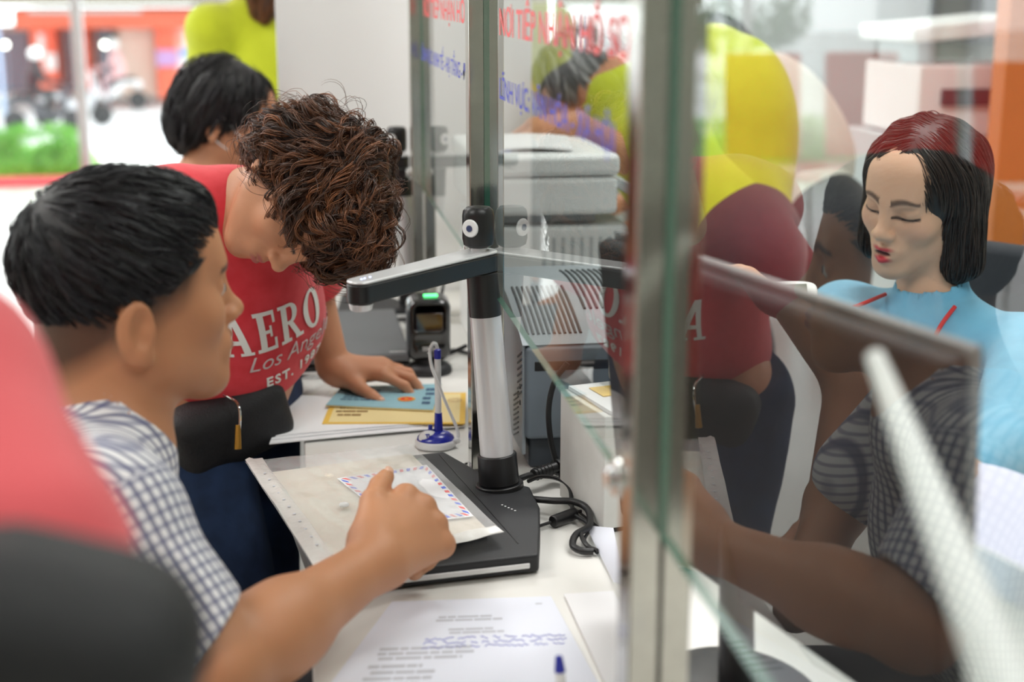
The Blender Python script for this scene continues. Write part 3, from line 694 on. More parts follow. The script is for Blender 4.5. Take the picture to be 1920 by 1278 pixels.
mslab('bezel', -.001, Wd+.001, -.001, Hd+.002, .0225, .033, mat('bezel_grey', srgb(128, 128, 130), rough=.4), .003)
mslab('screen', .012, Wd-.012, .012, Hd-.02, .0331, .0336, mat('screen_glow', (.5, .6, .7), emit=(.55, .68, .8), estr=.6), 0)
nb = TL_+ud*(Wd*.42)+dn_*(Hd*.72)-nf*.018
bm = B(); cyl(bm, Vector((nb.x+.008, nb.y, .758)), nb, .019, .016, 20); obj('stand_neck', bm, m_black, e, bevel=.002)
bm = B(); lathe(bm, (nb.x+.012, nb.y, .7505), [(.11, 0), (.11, .005), (.10, .008), (.03, .011)], 40, sx=.75, sy=1); obj('stand_base', bm, m_black, e)

# ================================================================== cables by the camera base
m_cable = mat('cable_rubber', srgb(24, 24, 26), rough=.42)
bm = B(); pts = spline([(.33, 1.955, .86), (.322, 1.925, .84), (.318, 1.90, .80), (.325, 1.87, .775), (.345, 1.835, .7615)], 8); tube(bm, [Vector(p) for p in pts], .0046, 10)
p_pl = Vector((.345, 1.835, .766))
e = empty('power_cable', (.36, 1.8, .7505), 'black power cable looping on the counter from the grey printer plug', 'cable')
def at_px(l, z0=None): return [Vector(onZ(x, y, z)) for x, y, z in l]
bm.free(); bm = B()
c1 = [Vector(onY(x, y, 1.945)) for x, y in ((1064, 680), (1040, 715), (1029, 765), (1032, 820), (1044, 868))]+[Vector(onY(1056, 900, 1.93))]
tube(bm, spline(c1, 8), .0043, 10); obj('upper_lead', bm, m_cable, e)
bm = B(); c2 = at_px([(1008, 888, .775), (985, 893, .772), (966, 905, .766), (978, 930, .766), (1030, 938, .775), (1075, 940, .776), (1102, 955, .772), (1105, 985, .766), (1080, 1002, .764), (1074, 1022, .760), (1090, 1032, .758), (1112, 1033, .757)])
tube(bm, spline(c2, 8), .0047, 10); obj('looped_lead', bm, m_cable, e)
bm = B(); c3 = at_px([(990, 902, .768), (1015, 893, .779), (1048, 898, .781), (1068, 915, .779), (1072, 945, .766), (1078, 965, .762), (1102, 982, .762), (1090, 1000, .764), (1100, 1022, .760), (1120, 1032, .7565)])
tube(bm, spline(c3, 8), .003, 8); obj('thin_lead', bm, m_cable, e)
bm = B(); a, b_ = at_px([(1000, 890, .775)])[0], at_px([(1042, 876, .777)])[0]; cyl(bm, a, b_, .0085, .0095, 18); cyl(bm, b_, b_+(b_-a)*.35, .013, .012, 18)
for k in range(5): q = a.lerp(b_, .1+.15*k); cyl(bm, q, q+(b_-a)*.04, .0098, n=18)
obj('plug', bm, m_cable, e, bevel=.001)
e = empty('scanner_cable', (.31, 1.72, .7505), 'black cable with a ferrite bead running out of the document camera base', 'cable')
bm = B(); c4_ = at_px([(1000, 990, .757), (1025, 981, .757), (1043, 975, .760), (1070, 965, .761), (1088, 958, .760), (1108, 962, .757), (1112, 985, .756), (1096, 1012, .756), (1120, 1036, .756)])
tube(bm, spline(c4_, 8), .0024, 8); obj('cord', bm, m_cable, e)
bm = B(); a, b_ = at_px([(1036, 978, .760)])[0], at_px([(1078, 962, .7615)])[0]; cyl(bm, a, b_, .0085, n=20); obj('ferrite_bead', bm, m_black, e, bevel=.002)
e = empty('far_cable', (.30, 1.15, .7505), 'black cable crossing the counter behind the near steel post', 'cable')
bm = B(); tube(bm, spline(at_px([(1150, 1060, .757), (1195, 1076, .757), (1235, 1062, .757), (1275, 1035, .757)])+[Vector((.36, 1.45, .757))], 8), .0035, 8); obj('cord', bm, m_cable, e)
bm = B()
tube(bm, spline([(.25, 2.66, .757), (.262, 2.72, .80), (.285, 2.80, .86), (.30, 2.86, .90)], 8), .0035, 8); tag(obj('scanner_lead', bm, m_cable), 'black lead rising from behind the barcode scanner', 'cable')
bm = B(); tube(bm, spline([(.31, 2.60, .80), (.27, 2.66, .765), (.30, 2.74, .757), (.34, 2.70, .757), (.325, 2.60, .79)], 8), .004, 8); tag(obj('tangled_cable', bm, m_cable), 'tangled black cable between the far steel post and the barcode scanner', 'cable')

# ================================================================== forms in front
e = empty('handwritten_form', PZ(880, 1200, .7505), 'white printed form with blue handwriting nearest the camera on the counter', 'form')
fc = [PZ(*p, .7515) for p in ((735, 1128), (1033, 1118), (1155, 1340), (560, 1360))]
bm = B(); sheet(bm, *fc, 8, 8, .0005); obj('sheet', bm, m_paperb, e)
print_lines(e, fc, 2, m_grey_ink, .0007, .30, .72, .155, .215, words=4, seed=2); print_lines(e, fc, 2, m_grey_ink, .0007, .38, .68, .27, .33, words=4, seed=5)
print_lines(e, fc, 1, m_grey_ink, .0007, .86, .94, .06, .08, words=1, seed=6); print_lines(e, fc, 3, m_grey_ink, .0007, .10, .55, .42, .54, words=5, seed=7)
print_lines(e, fc, 6, m_grey_ink, .0007, .10, .40, .56, .85, words=3, seed=8)
def scribble(parent, c, rows, m, z, u0, u1, v0, v1, seed, r=.00045):
    rnd = random.Random(seed); P = lambda u, v: (c[0]*(1-u)+c[1]*u)*(1-v)+(c[3]*(1-u)+c[2]*u)*v+Vector((0, 0, z)); bm = B()
    for k in range(rows):
        v = v0+(v1-v0)*(k+.5)/rows; u = u0; pts = []
        while u < u1:
            pts.append(P(u, v-rnd.random()*(v1-v0)/rows*.7)); u += .006+rnd.random()*.008
            if rnd.random() < .14 and len(pts) > 2: tube(bm, pts, r, 5); pts = []; u += .014
        if len(pts) > 2: tube(bm, pts, r, 5)
    return tag(obj('handwriting', bm, m, parent), kind='stuff')
scribble(e, fc, 3, m_inkb, .001, .30, .97, .36, .47, 3)
bm = B(); sheet(bm, PZ(1098, 985, .758), PZ(1150, 990, .775), PZ(1172, 1100, .775), PZ(1150, 1090, .752), 5, 5, .0006); tag(obj('loose_paper', bm, m_paperb), 'small folded white paper by the cables beside the near post', 'paper')
bm = B(); boxb(bm, .30, .36, 1.25, 1.55, .7512, .7535); tag(obj('flat_document', bm, m_paper, smooth=0), 'white document lying under the lower edge of the near glass pane', 'papers')
bm = B(); sheet(bm, (.40, .93, .7525), (.62, .93, .7525), (.64, 1.11, .7525), (.42, 1.11, .7525), 6, 6, .002, lambda u, v: .003*u); tag(obj('paper_pile', bm, m_paper), 'white papers on the desk just below the bottom edge of the monitor', 'papers')
pn = PZ(1036, 1325, .7535); e = empty('ballpoint_pen', pn, 'blurred blue and white pen standing at the lower picture edge on the form', 'pen')
bm = B(); lathe(bm, pn+Vector((-.003, -.055, -.0018)), [(.030, 0), (.031, .006), (.024, .012), (.012, .018)], 32); obj('pen_holder', bm, m_wp, e)
a = pn+Vector((.002, -.055, .015)); b_ = a+Vector((-.004, .006, .048)); bm = B(); cyl(bm, a, b_, .005, n=18); obj('pen_barrel', bm, m_wp, e)
bm = B(); cyl(bm, b_, b_+Vector((-.001, .002, .016)), .0055, .0035, n=18); obj('pen_cap', bm, m_bp, e, bevel=.001)
# white bar seen very close behind the near pane
e = empty('desk_lamp', (.40, .60, .7505), 'blurred white plastic desk lamp arm slanting at the picture\'s right side', 'lamp')
def slat(p, q, w, th, n, m, par, bev=.003):
    p, q = Vector(p), Vector(q); d = (q-p); M = frame((p+q)/2, d, None, (0, 1, 0) if abs(d.normalized().y) < .8 else (1, 0, 0)); bm = B(); bmesh.ops.create_cube(bm, size=1, matrix=M @ Matrix.Diagonal((d.length, w, th, 1))); return obj(n, bm, m, par, bevel=bev)
wt, wb_ = Vector(dep(1640, 668, .86)), Vector(dep(1850, 1200, .70))
bm = B(); tube(bm, [wt, wt.lerp(wb_, .5), wb_, wb_+(wb_-wt)*.35], [.006, .010, .0135, .016], 14); obj('arm', bm, m_wp, e)
fp = wb_+(wb_-wt)*.35; bm = B(); lathe(bm, (fp.x, fp.y, .7505), [(.05, 0), (.05, .012), (.03, .018)], 32); cyl(bm, (fp.x, fp.y, .765), (fp.x, fp.y, fp.z), .016, n=20); obj('base', bm, m_wp, e, bevel=.001)

# ================================================================== far desk machines beyond the middle post
m_mfp = mat('machine_white', srgb(246, 248, 248), rough=.4); m_mfg = mat('machine_grey', srgb(196, 202, 204), rough=.45)  # white and light grey plastic of the machines and office cabinets
e = empty('copier', (.47, 2.75, .7505), 'white multifunction copier with a thick lid behind the lettered middle pane', 'copier')
bx('cabinet', e, .345, .63, 2.62, 3.0, .7505, 1.02, m_mfp, .008); bx('scanner_unit', e, .335, .60, 2.60, 3.02, 1.045, 1.115, m_mfp, .010)
bx('neck', e, .36, .57, 2.66, 2.98, 1.021, 1.044, m_mfg, .004); bx('lid', e, .332, .604, 2.598, 3.03, 1.117, 1.158, m_mfp, .012)
bx('paper_drawer', e, .36, .615, 2.612, 2.625, .78, .86, m_mfg, .004)
bm = B()
for k in range(9): boxb(bm, .46+.018*k, .466+.018*k, 2.6165, 2.624, .88, 1.0)
tag(obj('front_ribs', bm, m_mfg, e), kind='stuff')
bm = B(); M = Matrix.Translation((.645, 2.72, 1.08)) @ Matrix.Rotation(R(28), 4, 'Y'); bmesh.ops.create_cube(bm, size=1, matrix=M @ Matrix.Diagonal((.10, .24, .02, 1))); obj('control_panel', bm, m_mfg, e, bevel=.004)
bm = B(); sheet(bm, (.36, 2.66, 1.159), (.52, 2.64, 1.159), (.56, 2.9, 1.159), (.38, 2.92, 1.159), 8, 8, .004, lambda u, v: .006*math.sin(3*u)); tag(obj('loose_sheets', bm, m_paper), 'white sheets left on the lid of the white copier', 'papers')
# ================================================================== people: shared builders
def hframe(c, face, up, s=1.0):
    y = Vector(face).normalized(); z = Vector(up); z = (z-y*z.dot(y)).normalized(); x = y.cross(z)
    M = np.eye(4); M[:3, 0] = np.array(x)*s; M[:3, 1] = np.array(y)*s; M[:3, 2] = np.array(z)*s; M[:3, 3] = c; return M
def head(s, M, fem=False, open_mouth=0.0, closed=False, neck=None, neck_r=(.052, .058)):
    """adds a face, skull, ears and neck; local frame: x = the person's right, y = face, z = crown"""
    old = s.M; s.setM(M)
    s.ell((0, -.014, .030), (.0745, .097, .088), .02)
    s.ell((0, .030, -.028), (.060 if fem else .063, .060, .082), .035)
    jw = .040 if fem else .048
    for q in (-1, 1):
        s.cap((q*jw, .004, -.066), (q*.012, .062, -.097), .019 if fem else .022, .017, .035)
        s.ell((q*.040, .056, -.026), (.022, .020, .020), .022)
        s.cap((q*.034, .079, .022), (q*.012, .086, .018), .007 if fem else .009, .008, .02)
    s.ell((0, .074, -.101), (.018, .014, .013), .024)
    s.ell((0, .056, .050), (.052, .036, .040), .03)
    for q in (-1, 1): s.ell((q*.031, .098, .0), (.017, .015, .0105), .016, '-')
    for q in (-1, 1):
        s.ell((q*.031, .0735, .001), (.0155, .0135, .0105), .004)
        if not closed: s.ell((q*.031, .092, -.0005), (.0115, .008, .0036), .002, '-')
        s.cap((q*.018, .083, .0075), (q*.044, .0765, .0055), .0032, .0028, .007)
    s.cap((0, .088, .010), (0, .105, -.028), .0075, .0095, .016)
    s.ell((0, .108, -.032), (.0115, .0105, .0095), .010)
    for q in (-1, 1):
        s.ell((q*.0125, .099, -.0355), (.0075, .0095, .0075), .006)
        s.ell((q*.0065, .105, -.0425), (.0032, .0042, .0035), .003, '-')
    # mouth
    o = open_mouth
    s.ell((0, .083, -.064), (.026, .014, .020), .018)
    s.cap((0, .0985, -.0595), (.020, .088, -.0625), .0048, .0030, .006); s.cap((0, .0985, -.0595), (-.020, .088, -.0625), .0048, .0030, .006)
    s.cap((0, .0975, -.0700-o), (.017, .088, -.0680-.5*o), .0056, .0030, .006); s.cap((0, .0975, -.0700-o), (-.017, .088, -.0680-.5*o), .0056, .0030, .006)
    s.ell((0, .104, -.0648-o*.5), (.0215, .012, .0009+o*.62), .002, '-')
    for q in (-1, 1):                                                        # ears
        rt_ = Matrix.Rotation(R(-18*q), 3, 'Z') @ Matrix.Rotation(R(-8), 3, 'X')
        s.ell((q*.0765, -.026, -.022), (.0080, .0190, .0315), .006, '+', rt_)
        s.ell((q*.0855, -.021, -.018), (.0072, .0120, .0215), .004, '-', rt_)
        s.ell((q*.0775, -.014, -.024), (.0045, .006, .008), .005, '+')
        s.ell((q*.0780, -.021, -.050), (.0055, .0085, .0085), .008, '+')
    s.setM(old)
    if neck is not None:
        a = (np.array(M)@np.array([0, -.022, -.035, 1]))[:3]; s.cap(a, neck, neck_r[0], neck_r[1], .03)
SKIN = {'man': srgb(196, 138, 100), 'woman': srgb(206, 146, 112), 'clerk': srgb(226, 178, 150)}
def skin_color(base, M, lips=None, brows=(.03, .02, .02), fade=None, blush=.0, extra=None, lash=None):
    inv = np.linalg.inv(np.array(M)); base = np.array(base)
    def f(v, n):
        c = np.tile(base, (len(v), 1)); p = (np.c_[v, np.ones(len(v))]@inv.T)[:, :3]; near = (np.abs(p) < .16).all(1)
        rg = .5+.5*np.sin(v[:, 0]*61+v[:, 2]*47)*np.sin(v[:, 1]*53-v[:, 2]*39); c *= (1-.05*rg)[:, None]
        def put(mask, col): nonlocal c; m_ = np.clip(mask, 0, 1)[:, None]*near[:, None]; c = c*(1-m_)+np.array(col)*m_
        g = lambda cx, cy, cz, rx, ry, rz, s_=.35: np.clip((1-np.sqrt(((p[:, 0]-cx)/rx)**2+((p[:, 1]-cy)/ry)**2+((p[:, 2]-cz)/rz)**2))/s_, 0, 1)
        if fade is not None:
            # short cropped hair on the sides: a real colour of the scalp
            zline = fade['z0']+fade['k']*p[:, 1]
            m_ = np.clip((p[:, 2]-zline)/fade['soft'], 0, 1)*np.clip((fade['yf']-p[:, 1]+.25*np.clip(p[:, 2], -.05, .1))/.02, 0, 1)*(p[:, 2] < .12)
            ear = g(.08, -.026, -.020, .02, .024, .038, .2)+g(-.08, -.026, -.020, .02, .024, .038, .2); put(m_*fade['w']*(1-np.clip(ear, 0, 1)), fade['c'])
        for q in (-1, 1):
            t = np.clip((np.abs(p[:, 0])-.012)/.036, 0, 1); zc = .0205+.0075*np.sin(t*2.6)-.004*t
            m_ = (p[:, 0]*q > .010)*(np.abs(p[:, 0]) < .050)*np.clip(1.6-np.abs(p[:, 2]-zc)/(.0052-.0024*t), 0, 1)*(p[:, 1] > .045)*.85; put(m_, brows)
            if lash is not None:
                t = (p[:, 0]*q-.031)/.0175; zc = lash['z']-.0026*(1-t*t)
                put((np.abs(t) < 1.12)*np.clip(1.5-np.abs(p[:, 2]-zc)/.0025, 0, 1)*(p[:, 1] > .06), (.02, .012, .012)); put(g(q*.031, .083, .006, .019, .03, .009)*.35, base*.72)
            if blush: put(g(q*.042, .07, -.028, .03, .03, .024, 1)*blush, (.75, .25, .2))
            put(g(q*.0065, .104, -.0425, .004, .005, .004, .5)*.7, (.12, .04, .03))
        if lips is not None:
            up_ = g(0, .094, -.0602, .0215, .03, .0058, .45); lo_ = g(0, .094, -.0705-lips[1], .0195, .03, .0074, .45); put(np.maximum(up_, lo_)*(p[:, 1] > .078), lips[0])
            if lips[1] > .002: put(g(0, .090, -.0650-lips[1]*.45, .017, .03, .0009+lips[1]*.5, .3)*(p[:, 1] < .0955)*(p[:, 1] > .06), (.10, .02, .02))
        if extra: c = extra(c, v, p, near)
        return np.clip(c, 0, 1)
    return f
m_skin = mat('skin', attr=True, rough=.48, spec=.4, sss=.12, bump=.12, bscale=420)
m_skin.node_tree.nodes['Principled BSDF'].inputs['Subsurface Scale'].default_value = .5
def strands(name, paths, r, m, parent, cols=None, sides=3, taper=True):
    paths = np.asarray(paths); n, k, _ = paths.shape; t = np.gradient(paths, axis=1); t /= np.maximum(np.linalg.norm(t, axis=2, keepdims=True), 1e-9)
    ref = RNG.normal(size=(n, 1, 3)); a = np.cross(t, ref); a /= np.maximum(np.linalg.norm(a, axis=2, keepdims=True), 1e-9); b = np.cross(t, a)
    rr = (r*np.sin(np.linspace(.35, math.pi-.12, k))**.6 if taper else np.full(k, r))[None, :, None]*(1 if np.isscalar(r) else 1)
    V = np.stack([paths+rr*(a*math.cos(2*math.pi*j/sides)+b*math.sin(2*math.pi*j/sides)) for j in range(sides)], 2).reshape(-1, 3)
    base = (np.arange(n)[:, None]*k+np.arange(k-1)[None])*sides; q = []
    for j in range(sides): j2 = (j+1) % sides; q.append(np.stack([base+j, base+j2, base+sides+j2, base+sides+j], -1).reshape(-1, 4))
    q = np.concatenate(q); me = bpy.data.meshes.new(name); me.vertices.add(len(V)); me.vertices.foreach_set('co', V.ravel()); me.loops.add(len(q)*4); me.polygons.add(len(q))
    me.loops.foreach_set('vertex_index', q.ravel().astype(np.int32)); me.polygons.foreach_set('loop_start', np.arange(0, len(q)*4, 4, dtype=np.int32)); me.polygons.foreach_set('use_smooth', np.ones(len(q), bool)); me.update(calc_edges=True)
    if cols is not None:
        at_ = me.color_attributes.new('Col', 'FLOAT_COLOR', 'POINT'); c = np.repeat(np.asarray(cols), k*sides, axis=0); at_.data.foreach_set('color', np.c_[c, np.ones(len(c))].astype(np.float32).ravel())
    return link_mesh(name, me, m, parent)
def grad(fn, P, e=.002):
    g = np.stack([fn(P+np.eye(3)[i]*e)-fn(P-np.eye(3)[i]*e) for i in range(3)], 1)/(2*e); return g/np.maximum(np.linalg.norm(g, axis=1, keepdims=True), 1e-9)
def grow(fn, roots, dirf, steps, step, lev0, lev1, curl=0, freq=6, jitter=.3, levr=.002):
    """paths that follow the surface fn = level, in the direction dirf(p, normal)"""
    P = roots.copy(); n = len(P); out = []; L1 = lev1+RNG.uniform(-levr, levr, n); ph = RNG.uniform(0, 6.28, n); jit = RNG.normal(size=(n, 3))*jitter
    fr = freq*RNG.uniform(.7, 1.3, n)
    for i in range(steps):
        g = grad(fn, P); lev = lev0+(L1-lev0)*min(1, i/(steps*.35)); d = fn(P); P = P-g*(d-lev)[:, None]
        dv = dirf(P, g)+jit; dv = dv-g*(dv*g).sum(1)[:, None]; dv /= np.maximum(np.linalg.norm(dv, axis=1, keepdims=True), 1e-9)
        q = P
        if curl:
            s_ = np.cross(g, dv); a = ph+fr*i/steps*2*math.pi; amp = curl*min(1, i/(steps*.3)); q = P+s_*(np.cos(a)*amp)[:, None]+g*(np.sin(a)*amp*.8)[:, None]
        out.append(q); P = P+dv*step
    return np.stack(out, 1)
def hand(s, w, a, n, thumb, scale=1.0, curls=(.2, .2, .2, .2), spread=.12, thumb_dir=None, k=.006, palm_t=.0125, thumb_c=.3, handed=1):
    """w wrist, a direction of the fingers, n back-of-hand normal, thumb = side the thumb leaves from (unit). curls: radians per joint"""
    w, a, n = np.array(w, float), np.array(a, float), np.array(n, float); a /= np.linalg.norm(a); n = n-a*(n@a); n /= np.linalg.norm(n)
    u = np.cross(a, n); u = u*np.sign(u@np.array(thumb)); S_ = scale
    old = s.M; s.setM(None)
    kn = []
    for i, (o, ln) in enumerate(((.030, .088), (.010, .092), (-.011, .088), (-.031, .080))): kn.append(w+a*ln*S_+u*o*S_+n*(.004 if i in (1, 2) else .0)*S_)
    for i, q in enumerate(kn): s.cap(w+u*(.014-.0095*i)*S_+a*.006*S_, q, (.0155 if i in (0, 3) else .0165)*S_, .0118*S_, .018)
    s.cap(w+u*.010*S_+a*.01*S_-n*.006*S_, w+a*.07*S_-n*.006*S_, .018*S_, .014*S_, .02)
    lens = ((.044, .026, .021), (.048, .030, .022), (.045, .028, .022), (.035, .021, .019))
    for i in range(4):
        c = curls[i] if isinstance(curls[i], (tuple, list)) else (curls[i],)*3; ang = 0; p = kn[i]; sp = (1.5-i)*spread; r0 = (.0098, .0100, .0095, .0085)[i]*S_
        av = a*math.cos(sp)+u*math.sin(sp)
        for j in range(3):
            ang += c[j]; d = av*math.cos(ang)-n*math.sin(ang); q = p+d*lens[i][j]*S_
            s.cap(p, q, r0*(1-.07*j), r0*(.93-.07*j), .004 if j else .008); p = q
    b = w+u*.022*S_+a*.018*S_-n*.006*S_; td = np.array(thumb_dir if thumb_dir is not None else a*.55+u*.75-n*.35, float); td /= np.linalg.norm(td)
    m1 = b+td*.044*S_; s.cap(b, m1, .0175*S_, .0125*S_, .02)
    t2 = td*math.cos(thumb_c)+(a*.9-n*.3)/np.linalg.norm(a*.9-n*.3)*math.sin(thumb_c); t2 /= np.linalg.norm(t2); m2 = m1+t2*.034*S_; s.cap(m1, m2, .0122*S_, .0108*S_, .006)
    t3 = t2*math.cos(thumb_c*.6)+(a*.8-n*.2)*math.sin(thumb_c*.6); t3 /= np.linalg.norm(t3); m3 = m2+t3*.024*S_; s.cap(m2, m3, .0108*S_, .0085*S_, .004)
    s.setM(old); return kn, m3, t3
def eyeball(M, q, parent, look=(0, 1, 0), r=.0118):
    Mm = np.array(M); c = (Mm@np.array([q*.031, .0765, -.0005, 1]))[:3]; bm = B(); ld = Vector(Mm[:3, :3]@np.array(look)).normalized()
    sph(bm, c, r, u=24, v=16); o = obj('eye', bm, mat('eye_white', srgb(225, 218, 210), rough=.15, coat=.8), parent)
    bm = B(); cyl(bm, Vector(c)+ld*r*.86, Vector(c)+ld*r*1.02, .0055, .0045, 20); obj('iris', bm, mat('iris_dark', (.015, .008, .005), rough=.08, coat=1), o)
def noise3(v, f, seed=0):
    r = np.random.default_rng(seed); out = 0
    for _ in range(5):
        d = r.normal(size=3); d /= np.linalg.norm(d); out = out+np.sin(v@d*f*r.uniform(.6, 1.5)+r.uniform(0, 6.28))
    return out/5
def folds(amp, f, dirs, seed=1):
    """cloth folds: ridges running across the given directions, bent by low noise"""
    def g(v, n):
        w = noise3(v, f*.35, seed)*2.2; o = 0
        for i, (d, ff) in enumerate(dirs): d = np.array(d, float); d /= np.linalg.norm(d); s_ = np.sin(v@d*ff+w*(1+.3*i)); o = o+np.sign(s_)*np.abs(s_)**1.5
        m_ = .5+.5*noise3(v, f*.5, seed+5); return amp*o/len(dirs)*m_
    return g
m_cloth = lambda name, c, **kw: mat(name, c, rough=.85, sheen=.25, bump=.25, bscale=900, **kw)
def hair_mat(name, rough=.38):
    m = mat(name, attr=True, rough=rough, spec=.6); return m
m_hair = hair_mat('hair_strands'); m_hairbase = mat('hair_base_black', (.008, .007, .008), rough=.55)
def clump(paths, n, r, tip=.35):
    """locks: every guide path becomes n hairs that draw together towards the tip"""
    g, k, _ = paths.shape; off = RNG.normal(size=(g, n, 1, 3))*r; t = np.linspace(0, 1, k)[None, None, :, None]; prof = 1-(1-tip)*t**1.5
    wob = RNG.normal(size=(g, n, 1, 3))*r*.5*np.sin(t*5+RNG.uniform(0, 6, (g, n, 1, 1)))
    return (paths[:, None]+off*prof+wob).reshape(g*n, k, 3)
def scalp(v, M, n):
    """root points away from the rim of the face"""
    p = (np.c_[v, np.ones(len(v))]@np.linalg.inv(np.array(M)).T)[:, :3]; ok = np.flatnonzero(~((p[:, 1] > .035)*(np.abs(p[:, 0]) < .080)*(p[:, 2] < .062)))
    return RNG.choice(ok, n)
def bounds(pts, pad):
    p = np.array(pts); return p.min(0)-pad, p.max(0)+pad
# ================================================================== seated man in the checked shirt
e_man = empty('person', (-.36, 1.40, 0), 'seated person in a white and navy checked shirt with a fist on the folder', 'person')
MH = hframe(dep(250, 552, 1.56), (.90, .42, .04), (-.05, 0, 1), 1.055)
s = Shape(); neckb = np.array(dep(200, 812, 1.55))
head(s, MH, neck=neckb, neck_r=(.060, .064))
s.cap((np.array(MH)@np.array([0, -.052, -.045, 1]))[:3], neckb+(-.045, .02, .0), .050, .062, .03)
shR, elb, wri = np.array(dep(205, 960, 1.41)), np.array(onZ(405, 1262, .806)), np.array(onZ(706, 1052, .832))
shL = np.array([-.33, 1.74, .945]); hip = np.array([-.46, 1.46, .50])
fa = (wri-elb)/np.linalg.norm(wri-elb)
# torso, upper arm, forearm
for a, b_, ra, rb, k in ((neckb+(-.02, 0, -.05), (shR+shL)/2+(-.06, .0, -.16), .085, .125, .05), ((shR+shL)/2+(-.06, 0, -.16), hip+(.03, 0, .1), .125, .135, .08), (neckb+(-.02, 0, -.05), shR, .050, .054, .05), (neckb+(-.02, 0, -.05), shL, .050, .054, .05), (shR, shR*.5+elb*.5, .056, .051, .04), (shR*.5+elb*.5, elb, .049, .046, .02), (hip+(-.0, -.09, 0), (.0, 1.40, .56), .085, .062, .05), (hip+(0, .09, 0), (.02, 1.62, .56), .085, .062, .05), ((.0, 1.40, .56), (-.03, 1.40, .10), .058, .04, .02), ((.02, 1.62, .56), (-.01, 1.62, .10), .058, .04, .02), ((-.03, 1.40, .07), (.09, 1.42, .04), .042, .034, .02), ((-.01, 1.62, .07), (.1, 1.62, .04), .042, .034, .02)):
    s.cap(a, b_, ra, rb, k)
s.cap(elb, elb+fa*.10, .0455, .0455, .02); s.cap(elb+fa*.08, wri, .044, .0290, .03); s.ell(wri+fa*-.002, (.031, .031, .030), .02)
s.ell(elb+(-.012, -.008, -.014), (.030, .030, .026), .02)
# left arm rests under the counter edge
s.cap(shL, (-.20, 1.78, .76), .054, .046, .03); s.cap((-.20, 1.78, .76), (-.10, 1.66, .66), .042, .03, .02)
# the fist
au = np.array(dep(836, 948, 1.735))-wri; au /= np.linalg.norm(au); th = np.array(dep(782, 905, 1.76))-np.array(dep(848, 1040, 1.71)); th -= au*(th@au); th /= np.linalg.norm(th); nb_ = np.cross(th, au); nb_ *= -np.sign(nb_[1])
hw = wri+fa*.004+np.array([.0, .0, .004])
kn, tt, td = hand(s, hw, au, nb_, th, 1.20, curls=((.85, 1.75, 1.2), (1.05, 1.7, 1.1), (1.15, 1.65, 1.1), (1.25, 1.6, 1.1)), spread=.02, thumb_dir=au*.78+th*.50+nb_*.02, thumb_c=.80)
for i_, k_ in enumerate(kn): s.ell(k_+nb_*.0045+au*.004, (.0125, .0125, .0125) if i_ < 2 else (.011, .011, .011), .010)
def man_extra(c, v, p, near):
    # stubble shadow colour of the chin and the upper lip, browner cheeks
    q = np.clip(1-np.sqrt((p[:, 0]/.05)**2+((p[:, 1]-.07)/.05)**2+((p[:, 2]+.085)/.035)**2), 0, 1)*near; c = c*(1-.18*q[:, None])
    return c
ssk = np.array(SKIN['man'])
s_man = s
hd = np.array(MH)[:3, 3]
body, v, q = sdf_obj('body', s, (-.62, 1.05, .0), (.30, 1.90, 1.32), m_skin, e_man, h=.0024, it=2,
    color=skin_color(ssk, MH, lips=(srgb(158, 96, 84), 0), fade=dict(z0=-.030, k=.52, soft=.030, yf=.050, w=.86, c=srgb(52, 40, 36)), extra=man_extra))
for qq in (-1, 1): eyeball(MH, qq, e_man, (.05, 1, -.05), .0120)
bm = B(); nl = Vector(tt)+Vector(td)*.004; M = frame(nl+Vector(nb_)*.0055+Vector((0, 0, .003)), td, None, np.cross(nb_, td)); sph(bm, (0, 0, 0), 1, u=16, v=10); bmesh.ops.transform(bm, matrix=M @ Matrix.Diagonal((.0085, .0062, .0028, 1)), verts=bm.verts); obj('thumbnail', bm, mat('nail', srgb(222, 176, 150), rough=.3), e_man)
# --- hair: thick top, combed forward over a cropped side
hs = Shape(MH); hs.ell((0, -.016, .043), (.0795, .1025, .087), .01); hs.ell((.0, .034, .086), (.054, .050, .026), .03)
hs.plane((0, .055, .040), (0, .58, -1), .010, '-'); hs.ell((0, .140, .022), (.10, .052, .050), .008, '-'); hs.ell((.072, .080, .050), (.026, .022, .040), .01, '-'); hs.ell((-.072, .080, .050), (.026, .022, .040), .01, '-')
hfn = hs
ho, hv, hq = sdf_obj('hair', hfn, hd-.19, hd+.19, m_hairbase, e_man, h=.0035, it=1)
W_ = lambda p: (np.array(MH)@np.array([*p, 1]))[:3]
idx = RNG.choice(len(hv), 1500); whorl = W_((0, -.075, .105)); fwd = np.array(MH)[:3, 1]; dwn = -np.array(MH)[:3, 2]
def comb(P, g):
    d = P-whorl; d /= np.maximum(np.linalg.norm(d, axis=1, keepdims=True), 1e-6); return d*.8+fwd*.55+dwn*.25
paths = clump(grow(hfn, hv[idx], comb, 10, .0058, .0, .0030, jitter=.14, levr=.0028), 6, .0018, .2)
cc = np.array([[.010, .010, .013]])*np.repeat(RNG.uniform(.5, 2.4, (len(idx), 1)), 6, 0); strands('hair_strands', paths, .00065, m_hair, ho, cc)
